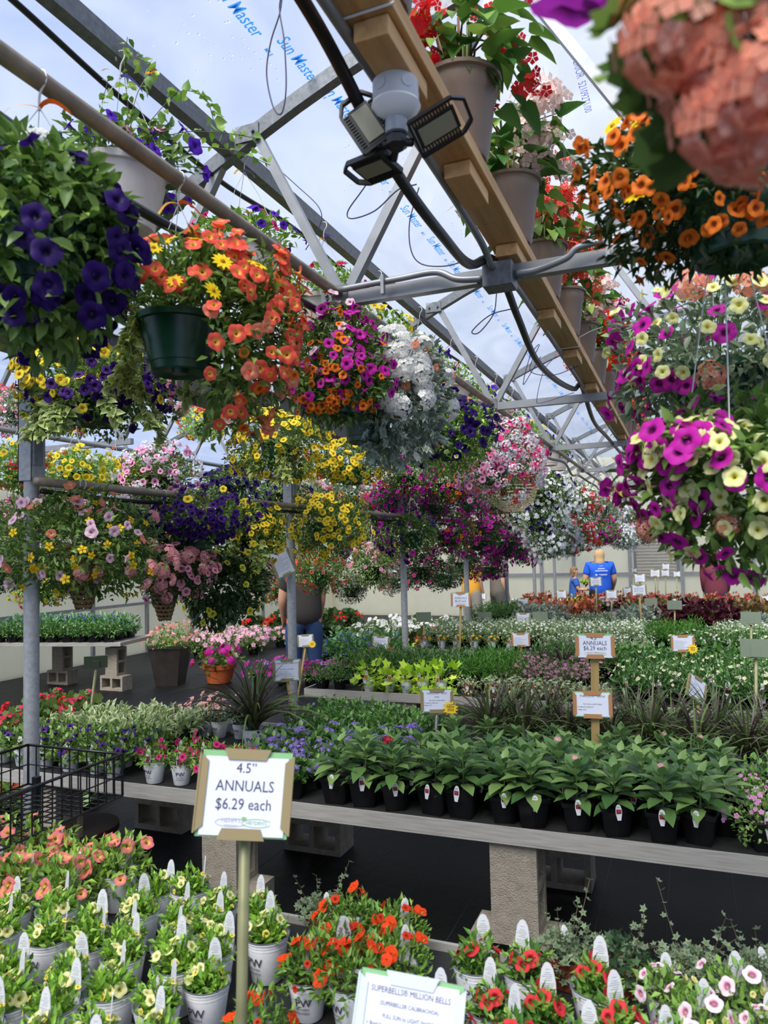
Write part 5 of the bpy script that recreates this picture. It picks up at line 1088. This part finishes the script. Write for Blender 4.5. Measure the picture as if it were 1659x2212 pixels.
# ------------------------------------------------------------------ signs
def sign(px, py, w, label, kind='plain', pole=None, D=None, hold=None, back=False, yaw=0.0, roll=0.0, tilt=.15, wide=.17, asp=.82, lines=None, star=False, post=False, pm=None):
    D = D or wide*FPX/w; wide = wide*min(D, 16.5)/D; D = min(D, 16.5); loc = at(px, py, D=D); fr = view_frame(loc); hold = hold or M_frameB
    th = math.atan2(fr[1][1], fr[1][0])+math.pi/2+yaw
    Rm = Matrix.Rotation(th, 4, 'Z') @ Matrix.Rotation(-tilt, 4, 'X') @ Matrix.Rotation(roll, 4, 'Y'); hh = wide*asp
    gz = 0.0
    rt = root('price_sign' if kind == 'price' else 'plant_sign', label, 'sign', group='signs on stakes', M=Matrix.Translation(loc))
    S = lambda g, n, m_, sm=False: part(n, g.build(n, m_, sm), rt, M=Rm)
    if back:
        g = G(); v, q = box((0, 0, 0), (wide, .006, hh*.8)); g.add(v, q); S(g, 'back_plate', M_signback); g = G(); v, q = box((0, -.006, -.02), (wide*.3, .006, hh*.5)); g.add(v, q); S(g, 'bracket', M_signback)
    else:
        g = G(); v, q = box((0, .004, 0), (wide, .003, hh)); g.add(v, q); S(g, 'backing_card', M_frameG)
        g = G(); v, q = box((0, .0005, -.004 if kind == 'price' else 0), (wide*.92, .002, hh*.91)); g.add(v, q); S(g, 'paper', M_paper)
        g = G(); t = .016
        def trap(p): 
            P = np.array([[a, -.0035, b] for a, b in p]); return np.concatenate([P, P+[0, .002, 0]]), BQ
        hw, hz = wide/2, hh/2
        for s in (-1, 1):
            v, q = trap([(s*(hw+.004), -hz*.93), (s*(hw-t*.8), -hz*.75), (s*(hw-t*.8), hz*.75), (s*(hw+.004), hz*.93)]); g.add(v, q); v, q = box((s*(hw+.003), .002, 0), (.003, .014, hh*.92)); g.add(v, q)
            v, q = trap([(-hw*.52, s*(hz+.004)), (hw*.52, s*(hz+.004)), (hw*.42, s*(hz-t)), (-hw*.42, s*(hz-t))]); g.add(v, q)
        S(g, 'holder', hold)
        def put(s, size, x, z, m_, sx=1.0, bold=0.0, align='CENTER'):
            V, F = text(s, size, bold=bold, align=align); V = np.stack([V[:, 0]*sx+x, np.full(len(V), -.0012), V[:, 1]+z], 1); g_ = G().add(V, F); return g_
        def puts(L, m_, n='lettering'):
            g_ = G()
            for a in L: 
                b = put(*a); g_.add(b.v[0], [f for f, _ in b.f])
            S(g_, n, m_)
        if kind == 'price':
            puts([('4.5”', wide*.15, 0, hz*.49, None, .92), ('ANNUALS', wide*.165, 0, hz*.06, None, .86), ('$6.29 each', wide*.165, 0, -hz*.36, None, .86)], M_ink)
            puts([("NEHM'S", wide*.062, -wide*.12, -hz*.66, None, 1.0), ('GREENHOUSE', wide*.024, -wide*.12, -hz*.74, None)], M_inkl, 'logo'); puts([("HEYDEN'S", wide*.05, wide*.16, -hz*.69, None, 1.0)], M_inkg, 'logo')
            g = G()
            for cx_, rx, m0 in ((-.12, .17, 0), (.16, .16, 1)):
                a = np.linspace(.4, 5.9, 24); v, q = tube(np.stack([wide*(cx_+rx*np.cos(a)), 0*a-.001, -hz*.66+wide*.042*np.sin(a)], 1), .0006, 3); g.add(v, q, mi=m0)
            v, q = slathe([(.001, .0012), (wide*.03, .001)], 10); v = v[:, [0, 2, 1]]*[1, -1, .6]+[wide*.02, 0, -hz*.56]; g.add(v, q, mi=1)
            S(g, 'logo', [M_inkl, M_inkg])
        else:
            tl = lines or ['PLANT NAME']; z = hz*.58; L = []; Lr = []
            for i, s in enumerate(tl):
                sz = wide*(.075 if i == 0 else .052); L.append((s, sz, 0 if i < 3 else -wide*.40, z-.0, None, .8, 0.0, 'CENTER' if i < 3 else 'LEFT')); z -= wide*(.105 if i < 2 else .075)
            if lines: puts(L, M_ink)
            g = G(); rg = random.Random(int(px)); 
            while z > -hz*.62:
                ww = wide*rg.uniform(.35, .75); v, q = box((-wide*.40+ww/2, -.0005, z), (ww, .001, .003)); g.add(v, q); z -= wide*.058
            v, q = box((0, -.0005, -hz*.78), (wide*.5, .001, .006)); g.add(v, q, mi=1); S(g, 'printed_text', [M_inkl, M_inkg])
        if star:
            g = G(); n = 13; P = [[0, 0, 0]]+[[(wide*.26 if i % 2 else wide*.17)*math.cos(i*math.pi/n), 0, (wide*.26 if i % 2 else wide*.17)*math.sin(i*math.pi/n)] for i in range(2*n)]
            P = np.array(P)+[wide*.42, -.008, -hz*.65]; f = np.array([[0, 1+i, 1+(i+1) % (2*n)] for i in range(2*n)]); g.add(P, f); g.add(P+[0, .003, 0], f[:, ::-1]); S(g, 'star_card', M_star)
            g = G()
            for s, dz in (('NEW', .02), ('2023', -.075)):
                V, F = text(s, wide*.105, bold=.012); V = np.stack([V[:, 0]+wide*.42, np.full(len(V), -.0095), V[:, 1]-hz*.65+wide*dz], 1); g.add(V, F)
            S(g, 'star_lettering', mat('brown_ink', '#6a4a10', .6))
    if pole is not None:
        b = at(pole[0], pole[1], D=D)-loc; dv = b/np.linalg.norm(b); onb = any(x0 < loc[0] < x1 and y0-.1 < loc[1] < y1+.1 for x0, x1, y0, y1 in BENCH); b = dv*((loc[2]-(BZ-.016 if onb else 0.0))/max(.3, -dv[2])); top = np.array([0, 0, -hh*.45])-fr[1]*.01 if not post else np.array([0, 0, hh*.3])-fr[1]*.034
        g = G()
        if post: v, q = bar(top, b, .038, .03, fr[1]); g.add(v, q); part('post', g.build('post', M_post, False), rt)
        else: 
            r = .011 if wide < .24 else .011
            v, q = tube([top, top*.3+b*.7, b], r, 8, True); g.add(v, q); part('stake', g.build('stake', pm or M_galv), rt)
    return rt
M_stk = mat('olive_stake', '#8f8f6a', .5, .3, noise=(20, .3, '#74744f'))
sign(528, 1715, 195, 'large 4.5 inch annuals price sign on a metal stake over the near bench', 'price', (520, 2240), wide=.17, asp=.90, roll=.085, tilt=.25, yaw=-.12, pm=M_stk)
sign(880, 2216, 226, 'million bells sign with a silver holder at the bottom edge', 'info', (850, 2330), wide=.17, hold=M_frameS, roll=.13, tilt=.3, yaw=-.1, lines=['SUPERBELLS® MILLION BELLS', '(SUPERBELLS® CALIBRACHOA)', 'FULL SUN to LIGHT SHADE', '> Bred for vigor, heat'], pm=M_stk)
sign(1285, 1395, 78, 'upper price sign on the square wooden post in the second bench', 'price', (1287, 1655), post=True, wide=.17, asp=.66, hold=M_frameC, tilt=.02)
sign(1280, 1522, 78, 'star flower sign low on the square wooden post', 'info', None, D=3.52, wide=.17, asp=.70, hold=M_frameC, tilt=.02, lines=['STARCLUSTER™ PENTAS', '', 'FULL SUN to LIGHT SHADE', 'A magnet for pollinators!', 'Height 16-22"'])
sign(944, 1514, 68, 'star flower sign with a yellow star card behind the broad-leaved pentas', 'info', (940, 1600), wide=.17, asp=.72, star=True, tilt=.05, lines=['STARCLUSTER™ VIOLET', 'PENTAS', 'FULL SUN to LIGHT SHADE', 'A magnet for pollinators!', 'Height 16-22"'])
sign(620, 1448, 58, 'floss flower sign on a leaning brass stake before the second post', 'info', (642, 1595), wide=.17, asp=.80, tilt=.05, lines=['FLOSS FLOWER / AGERATUM', '', 'FULL SUN to LIGHT SHADE'], pm=M_post)
SG = [(995, 1295, 40, 'price', (992, 1440), 'price sign on a tall stake above the third bench left of centre'), (1125, 1382, 38, 'info', (1125, 1475), 'copper-edged plant sign left of the big price post'), (1130, 1336, 31, 'info', (1130, 1365), 'white plant sign above the copper-edged one'), (1475, 1390, 46, 'star', (1475, 1430), 'plant sign with yellow star right of the price post'),
      (822, 1388, 36, 'info', (822, 1432), 'plant sign on a grey stake left of the third post'), (660, 1384, 34, 'star', (655, 1420), 'tilted plant sign with star card beside the second post'), (1287, 1256, 25, 'price', (1289, 1325), 'small price sign in front of the blue-shirted person'), (1213, 1284, 22, 'info', (1214, 1320), 'small white sign left of the boy'),
      (1321, 1284, 24, 'info', (1321, 1325), 'small white sign right below the blue-shirted person'), (1380, 1274, 31, 'price', (1388, 1365), 'price sign on a leaning wooden stake in the far benches'), (1355, 1276, 18, 'info', (1355, 1300), 'tiny white sign left of the leaning price sign'), (1382, 1249, 24, 'info', (1383, 1275), 'white sign behind the leaning price sign'),
      (1415, 1238, 20, 'price', (1416, 1275), 'far price sign before the louvred shutter'), (1437, 1238, 18, 'info', (1438, 1265), 'far sign right of the shutter price sign'), (1462, 1240, 15, 'info', (1462, 1262), 'rightmost far white sign under the shutter'), (1370, 1232, 12, 'info', (1370, 1255), 'tiniest white sign near the far wall'), (1467, 1303, 26, 'info', (1467, 1330), 'white sign peeking out behind a grey sign back'), (1652, 1294, 22, 'info', (1652, 1330), 'white sign cut by the right edge'),
      (1438, 1224, 16, 'info', (1438, 1245), 'far sign high before the shutter'), (1130, 1301, 24, 'info', (1130, 1330), 'white sign behind the copper plant'), (1041, 1288, 18, 'info', (1041, 1320), 'white sign between the third and fourth posts')]
for px, py, w, k, pl, lb in SG: sign(px, py, w, lb, 'price' if k == 'price' else 'info', pl, wide=.17, asp=.76, tilt=.08, hold=M_frameC if w > 36 else M_frameB, star=(k == 'star'), yaw=R0.uniform(-.25, .25), roll=R0.uniform(-.06, .06), pm=M_post if w > 30 else M_stk)
sign(1505, 1488, 62, 'plant sign turned edge-on on a brass stake in the grass plants', 'info', (1510, 1610), wide=.17, asp=.8, yaw=1.0, roll=.5, tilt=.1, pm=M_post)
for px, py, w, pl, lb in [(1406, 1301, 26, (1406, 1335), 'olive sign back left of the burgundy coleus'), (1457, 1307, 30, (1457, 1360), 'pale grey sign back over the burgundy coleus'), (1047, 1332, 30, (1048, 1360), 'dark green sign back beside the fourth post'), (1167, 1332, 32, (1168, 1358), 'dark green sign back right of the white plant sign'), (915, 1333, 32, (916, 1360), 'dark green sign back right of the third post'), (1622, 1335, 40, (1622, 1370), 'dark green sign back near the right edge'), (1632, 1400, 60, (1632, 1450), 'large green sign back cut by the right edge'), (207, 1430, 48, (192, 1560), 'big tilted sign back at left behind the second bench'), (1421, 1230, 14, (1421, 1250), 'tiny olive sign back before the far wall')]:
    sign(px, py, w, lb, 'plain', pl, wide=.17, back=True, tilt=.25 if w != 48 else -.5, pm=M_stk)
sign(610, 1216, 44, 'white notice with red lines taped to the second post', 'info', None, D=5.63, wide=.17, asp=1.2, yaw=.5, roll=-.35)
# ------------------------------------------------------------------ people
def skinned(name, V, E, rad, m_, sub=2, rootv=0):
    me = bpy.data.meshes.new(name); me.from_pydata([tuple(v) for v in V], E, []); ob = bpy.data.objects.new(name, me); TMP.collection.objects.link(ob)
    sk = ob.modifiers.new('s', 'SKIN'); sk.use_smooth_shade = True
    for i, r in enumerate(rad):
        d = me.skin_vertices[0].data[i]; d.radius = r if isinstance(r, tuple) else (r, r); d.use_root = (i == rootv)
    ob.modifiers.new('u', 'SUBSURF').levels = sub
    dg = tmp_graph(); out = bpy.data.meshes.new_from_object(ob.evaluated_get(dg)); bpy.data.objects.remove(ob); bpy.data.meshes.remove(me)
    out.materials.clear(); out.materials.append(m_); out.name = name; return out
def person(label, loc, rz, h, shirt, pants, hair, armsL, armsR, longh=False, sleeve=True, bulk=1.0):
    """armsL/R: elbow and wrist offsets from the shoulder, in fractions of h; +y is behind the figure"""
    rt = root('person', label, 'person', loc, rz); k = h; b = bulk
    pel = (0, 0, .52*k); che = (0, 0, .70*k); nec = (0, .005, .835*k); hd0 = (0, -.005*k, .885*k); hd1 = (0, -.012*k, .945*k)
    V = [pel, (0, 0, .61*k), che, (0, 0, .79*k), nec, hd0, hd1, (0, -.005*k, .985*k)]; E = [(0, 1), (1, 2), (2, 3), (3, 4), (4, 5), (5, 6), (6, 7)]
    rad = [(.085*k*b, .07*k*b), (.08*k*b, .065*k*b), (.088*k*b, .068*k*b), (.08*k*b, .05*k), .030*k, .048*k, .056*k, .035*k]
    sl = []
    for s, A in ((-1, armsL), (1, armsR)):
        sh = np.array([s*.105*k*b, 0, .80*k]); el = sh+np.array(A[0])*k; wr = sh+np.array(A[1])*k; hd = wr+(wr-el)*.22; i = len(V)
        V += [tuple(sh), tuple(el), tuple(wr), tuple(hd)]; E += [(3, i), (i, i+1), (i+1, i+2), (i+2, i+3)]; rad += [.042*k*b, .03*k*b, .02*k, .022*k]; sl.append((sh, el))
        f0 = len(V); u = nrm(np.cross(wr-el, [0, 0, 1.0])+[0, 0, .2])
        for f in range(5):
            e = hd+(wr-el)*(.30 if f < 4 else .12)*(1.0, 1.1, 1.0, .85, 1)[f]+u*k*(.012*(f-1.5) if f < 4 else .03); V += [tuple((hd+e)/2+u*k*.004*(f-1.5)), tuple(e+np.array([0, 0, -.006*k]))]; E += [(i+3, f0+2*f), (f0+2*f, f0+2*f+1)]; rad += [.0062*k, .005*k]
    for s in (-1, 1):
        i = len(V); V += [(s*.055*k*b, 0, .48*k), (s*.06*k*b, -.01*k, .27*k), (s*.06*k*b, .005*k, .045*k), (s*.065*k*b, -.07*k, .02*k)]; E += [(0, i), (i, i+1), (i+1, i+2), (i+2, i+3)]; rad += [.066*k*b, .042*k*b, .026*k, .022*k]
    part('body', skinned('body', V, E, rad, M_skin), rt)
    # face, on the front (-y)
    g = G(); v, q = slathe([(.001, .02*k), (.010*k, 0), (.013*k, -.008*k)], 6); v = v+np.array([0, -.068*k, .935*k]); g.add(v, q); 
    for s in (-1, 1): v, q = slathe([(.001, .012*k), (.012*k, .006*k), (.014*k, -.01*k)], 6); v = v+np.array([s*.058*k, 0, .935*k]); g.add(v, q)
    part('face_features', g.build('face_features', M_skin), rt)
    g = G()
    for s in (-1, 1): v, q = slathe([(.001, .004*k), (.006*k, 0), (.001, -.004*k)], 6); g.add(v+np.array([s*.022*k, -.064*k, .945*k]), q)
    part('eyes', g.build('eyes', M_ink), rt)
    n = 9 if longh else 7; g = G(); a = np.linspace(0, 2*math.pi, 15)[:-1]
    Vh = []
    lv = [(1.015, .02), (1.0, .045), (.975, .058), (.95, .062), (.925, .062), (.90, .058), (.875, .056)]+([(.85, .058), (.825, .055), (.81, .04)] if longh else [])
    for zf, r in lv: Vh.append(np.stack([r*k*np.cos(a), np.maximum(r*k*np.sin(a), (-.05 if zf > .96 else .0)*k)-.002*k+(.012*k if zf < .9 else 0), np.full(14, zf*k*.985)], 1))
    v = np.concatenate(Vh); m_ = len(lv); i = np.arange(m_-1)[:, None]*14; j = np.arange(14)[None]; q = np.stack([i+j, i+(j+1) % 14, i+14+(j+1) % 14, i+14+j], -1).reshape(-1, 4); g.add(v, [q, np.arange(14)[::-1][None]]); part('hair', g.build('hair', cloth(hair)), rt)
    Vs = [(0, 0, .39*k), (0, 0, .60*k), (0, 0, .70*k), (0, 0, .79*k), (0, 0, .82*k)]; Es = [(0, 1), (1, 2), (2, 3), (3, 4)]; rs = [(.125*k*b, .105*k*b), (.118*k*b, .098*k*b), (.118*k*b, .094*k*b), (.105*k*b, .068*k), (.05*k, .04*k)]
    for sh, el in sl:
        i = len(Vs); e = sh+(el-sh)*(.72 if sleeve is True else 1.0); Vs += [tuple(sh), tuple(e)]; Es += [(3, i), (i, i+1)]; rs += [.054*k*b, .042*k*b]
        if sleeve == 'long':
            A = armsL if sh[0] < 0 else armsR; w_ = sh+np.array(A[1])*k*.97; Vs.append(tuple(w_)); Es.append((i+1, i+2)); rs.append(.028*k)
    part('shirt', skinned('shirt', Vs, Es, rs, cloth(shirt)), rt)
    Vp = [(0, 0, .60*k), (0, 0, .50*k)]; Ep = []; rp_ = [(.09*k*b, .078*k*b), (.108*k*b, .09*k*b)]; Ep.append((0, 1))
    for s in (-1, 1):
        i = len(Vp); Vp += [(s*.055*k*b, 0, .46*k), (s*.06*k*b, -.01*k, .27*k), (s*.06*k*b, .005*k, .06*k)]; Ep += [(1, i), (i, i+1), (i+1, i+2)]; rp_ += [.078*k*b, .056*k*b, .045*k]
    part('trousers', skinned('trousers', Vp, Ep, rp_, cloth(pants)), rt)
    for s in (-1, 1):
        g = G(); v, q = box((s*.062*k*b, -.03*k, .018*k), (.05*k, .14*k, .036*k)); g.add(v, q); part('shoe', bevel(g.build('shoe', M_black, True), .01), rt)
    return rt
def pl(px, Y): p = at(px, 1240, Y=Y); return (p[0], p[1], 0)
dn_ = ((0, .0, -.17), (0, -.06, -.31)); 
w_ = person('person in a royal blue T-shirt with white back print, seen from behind', pl(1296, 15.7), math.pi+.25, 1.68, '#1f5fd8', '#23242a', '#c9a878', ((-.04, .0, -.17), (-.03, -.10, -.29)), ((.05, 0, -.17), (.02, -.15, -.22)), longh=True, bulk=1.2)
g = G()
for w0, hgt, z, x in ((.07, .008, .80, .0), (.13, .018, .768, .0), (.24, .018, .742, .0), (.16, .010, .70, -.03), (.12, .007, .69, -.04), (.04, .03, .695, .10)):
    v, q = box((x, .205, z*1.68), (w0, .002, hgt)); g.add(v, q)
sh_ = [c for c in w_.children if c.name.startswith('shirt')][0]; part('back_print', g.build('back_print', M_paper, False), sh_)
person('boy in a blue T-shirt holding a small potted plant', pl(1240, 15.4), math.pi/2+.25, 1.34, '#3a66b8', '#2f5fa8', '#8a6a48', ((-.01, -.04, -.14), (.02, -.15, -.14)), ((.01, -.04, -.14), (-.02, -.15, -.14)), bulk=.95)
person('person in a maroon long-sleeved top and dark trousers at the far right', pl(1545, 15.2), math.pi, 1.66, '#6e2c3c', '#2a2c3c', '#5a4030', dn_, dn_, sleeve='long', bulk=1.1)
person('person in a mustard shirt half hidden behind the fourth post', pl(1018, 15.0), math.pi-.3, 1.72, '#e0a030', '#8f8a80', '#6a5040', dn_, dn_, bulk=1.1)
person('person in grey work clothes stooping beside the fifth post', pl(1076, 15.2), math.pi-.8, 1.66, '#6c655c', '#4c4a46', '#3a302a', dn_, dn_, bulk=1.1)
person('person in a dark grey shirt and jeans behind the second post', pl(655, 9.3), math.pi+.6, 1.72, '#403c3a', '#34507c', '#5a4030', dn_, ((.03, 0, -.17), (.02, -.07, -.31)), bulk=1.35)
p = at(1262, 1252, Y=15.35); plant('chartr', p-np.array([0, 0, .1]), 0, 'little chartreuse plant held by the boy', .55, 0)
# ------------------------------------------------------------------ wire cart
def wire_box(rt, x0, x1, y0, y1, z0, z1, st=.042, slope=0.0, name=''):
    fr_ = [((x0, y0), (x1, y0)), ((x1, y0), (x1, y1)), ((x1, y1), (x0, y1)), ((x0, y1), (x0, y0))]; g = G()
    for (a, b) in fr_:
        for z, r in ((z1, .0055), (z0, .004)):
            v, q = tube([(*a, z), (*b, z)], r, 6, True); g.add(v, q)
    for c in ((x0, y0), (x1, y0), (x1, y1), (x0, y1)): v, q = tube([(*c, z0), (*c, z1)], .005, 6); g.add(v, q)
    part('frame', g.build('frame', M_wire), rt)
    for (a, b) in fr_:
        L = math.dist(a, b); n = int(L/st); g = G()
        for i in range(1, n):
            t = i/n; p = (a[0]+(b[0]-a[0])*t, a[1]+(b[1]-a[1])*t); v, q = tube([(*p, z0), (*p, z1)], .003, 5); g.add(v, q)
        v, q = tube([(*a, (z0+z1)/2), (*b, (z0+z1)/2)], .003, 5); g.add(v, q); part('side_grid', g.build('side_grid', M_wire), rt)
    g = G()
    for i in range(1, int((x1-x0)/st)): x = x0+i*st; v, q = tube([(x, y0, z0), (x, y1, z0)], .003, 5); g.add(v, q)
    for i in range(1, int((y1-y0)/st)): y = y0+i*st; v, q = tube([(x0, y, z0), (x1, y, z0)], .003, 5); g.add(v, q)
    part('bottom_grid', g.build('bottom_grid', M_wire), rt)
rt = root('shopping_cart', 'black wire shopping cart standing in the aisle at the left edge', 'cart', (-2.35, 2.15, 0))
wire_box(rt, -.22, .27, -.52, .22, -.16+.98, .98); wire_box(rt, -.62, -.27, -.35, .10, .88, 1.06)
g = G()
for x, y in ((-.42, .1), (-.42, -.4), (-.1, .15)): v, q = bar((x, y, .05), (x, y, .88), .024); g.add(v, q)
v, q = bar((-.42, .1, .12), (-.42, -.45, .12), .024); g.add(v, q); part('leg_frame', g.build('leg_frame', M_wire, False), rt)
for x, y in ((-.42, .1), (-.42, -.42), (-.1, .15)):
    v, q = slathe([(.001, -.012), (.04, -.012), (.045, 0), (.04, .012), (.001, .012)], 14); v = v[:, [0, 2, 1]]+[x, y, .045]; part('wheel', G().add(v, q).build('wheel', M_black), rt)
# ------------------------------------------------------------------ work light under the beam
rt = root('work_light', 'black folding LED work light in a white lamp holder under the beam', 'lamp', (-.543, 1.475, 2.757))
v, q = slathe([(.001, 0), (.050, 0), (.050, -.045), (.046, -.048), (.001, -.048)], 24); jb = part('junction_box', G().add(v, q).build('junction_box', M_box), rt)
for a in (-1.9, -.7, .8): 
    v, q = slathe([(.012, 0), (.013, .003), (.001, .003)], 10); v = v[:, [0, 2, 1]]*[1, -1, 1]; ca, sa = math.cos(a+math.pi/2), math.sin(a+math.pi/2); v = v @ np.array([[ca, sa, 0], [-sa, ca, 0], [0, 0, 1]])+[.048*math.cos(a), .048*math.sin(a), -.02]; part('knockout', G().add(v, q).build('knockout', M_box), jb)
v, q = slathe([(.052, -.046), (.054, -.052), (.050, -.058), (.040, -.072), (.028, -.08), (.022, -.082), (.001, -.082)], 24); part('lamp_holder', G().add(v, q).build('lamp_holder', M_lampw), rt)
v, q = slathe([(.023, -.08), (.025, -.082), (.025, -.112), (.019, -.114), (.001, -.114)], 16); part('socket', G().add(v, q).build('socket', mat('lamp_grey_clear', '#9aa0a6', .25)), rt)
v, q = slathe([(.018, -.112), (.024, -.12), (.024, -.138), (.014, -.146), (.001, -.146)], 8); part('hub', G().add(v, q).build('hub', M_lamp, False), rt)
def wing(base, ax, nr, L=.13, Wd=.082):
    ax = nrm(np.array(ax, float)); nr = np.array(nr, float); nr = nrm(nr-ax*(nr @ ax)); x = np.cross(ax, nr); R = np.stack([x, ax, nr], 1); b = np.array(base)
    T = lambda v: v @ R.T+b
    g = G(); h = .012
    out = [(-.5, .05), (.5, .05), (.5, .82), (.3, 1), (-.3, 1), (-.5, .82)]
    for i in range(6):
        a, c = out[i], out[(i+1) % 6]; v, q = bar((a[0]*Wd, a[1]*L, 0), (c[0]*Wd, c[1]*L, 0), .006, h); g.add(T(v), q)
    v, q = box((0, .45*L, -.001), (Wd*.60, L*.72, .009)); g.add(T(v), q)
    for i in range(13):
        y = L*(.1+.055*i)
        for s in (-1, 1): v, q = box((s*Wd*.41, y, 0), (Wd*.2, .0034, .010)); g.add(T(v), q)
    o = part('light_wing', g.build('light_wing', M_lamp, False), rt); v, q = box((0, .45*L, .0045), (Wd*.48, L*.6, .003)); part('led_panel', G().add(T(v), q).build('led_panel', M_led, False), o)
    v, q = tube([T(np.array([[0, 0, 0]]))[0], np.array([0, 0, -.13])], .009, 6); part('hinge', G().add(v, q).build('hinge', M_lamp), o)
wing((-.03, -.01, -.135), (-.45, -.10, .78), (.35, -.85, -.3)); wing((.035, .005, -.135), (.86, .1, .38), (.3, -.45, -.85)); wing((-.02, .03, -.15), (-.9, .25, .02), (.1, -.18, -1), L=.12)
# ------------------------------------------------------------------ things on the floor of the left-hand bay
rt = root('plant_bench', 'short plank bench of plug plants on blocks in the left-hand bay', 'bench', (-7.85, 8.0, 0), math.radians(12), group='plant benches')
g = G(); v, q = box((0, 0, .62), (1.9, .9, .05)); g.add(v, q); part('plank_top', bevel(g.build('plank_top', M_rail, False), .004), rt)
for x, y in ((.75, -.2), (-.3, .2)):
    block(BFL, (-7.85+x*.98-y*.2, 8.0+y*.98+x*.2, .095), f'block lying under the plug bench, {"front right" if y < 0 else "back left" if x < 0 else "back right"}'); block(BUP, (-7.85+x*.98-y*.2, 8.0+y*.98+x*.2, .3755), f'block standing under the plug bench, {"front right" if y < 0 else "back left" if x < 0 else "back right"}')
n = 0
for j in range(3):
    for i in range(9):
        x, y = -.85+i*.2, -.38+j*.26; ca, sa = math.cos(.21), math.sin(.21); n += 1
        plant('salvia' if j else 'mint', (-7.85+x*ca-y*sa, 8.0+x*sa+y*ca, .646), R0.uniform(0, 6), f'{"blue salvia" if j else "leafy plug plant"} on the short plank bench, {ordn(j+1)} row back, {ordn(i+1)} from left', 1.35)
rt = root('tall_planter', 'tall dark square planter trailing pink flowers on the left floor', 'planter', (-6.62, 8.5, 0), .3)
v, q = slathe([(.001, .01), (.20, .01), (.22, .0), (.32, .5), (.34, .5), (.34, .54), (.31, .54), (.28, .46), (.001, .46)], 4, ph=math.pi/4); g = G(); g.add(v, q); part('planter', bevel(g.build('planter', M_dark, False), .012), rt)
rng, sh, g = mound(900, .34, .28, .16, 700, (.05, .025), 'bright', .56); part('foliage', g.build('foliage', M_leaf), rt, kind='stuff')
for b in blooms(rng, sh, [('tiny', ('#f4a09c',), .026, 110)], False): part(b[0], b[1], rt, kind='stuff')
rt = root('clay_pot', 'orange clay pot of magenta geraniums on the left floor', 'potted plant', (-6.0, 8.75, 0)); v, q = slathe([(.001, 0), (.14, 0), (.16, .01), (.21, .2), (.225, .2), (.235, .26), (.21, .26), (.2, .22), (.001, .22)], 24); part('pot', G().add(v, q).build('pot', M_orange), rt)
rng, sh, g = mound(905, .28, .22, .1, 160, (.08, .08), 'mid', .28, tm=LOB); part('foliage', g.build('foliage', M_leaf), rt, kind='stuff')
for b in blooms(rng, sh, [('clus', ('#e83ab8', '#fff'), .06, 12), ('clus', ('#f06050', '#fff'), .05, 3)], True): part(b[0], b[1], rt, b[2])
rt = root('clay_pot', 'dark red clay bowl under the left end of the second bench', 'pot', (-3.25, 3.35, 0), scale=.8); v, q = slathe([(.001, 0), (.17, 0), (.19, .01), (.21, .04), (.19, .045), (.25, .26), (.27, .26), (.27, .3), (.24, .3), (.001, .25)], 28); part('bowl', G().add(v, q).build('bowl', mat('dark_clay', '#3f2219', .6)), rt)
block(BFL, (-3.05, 2.35, .095), 'concrete block on the floor left of the shopping cart'); 

bpy.data.scenes.remove(TMP)
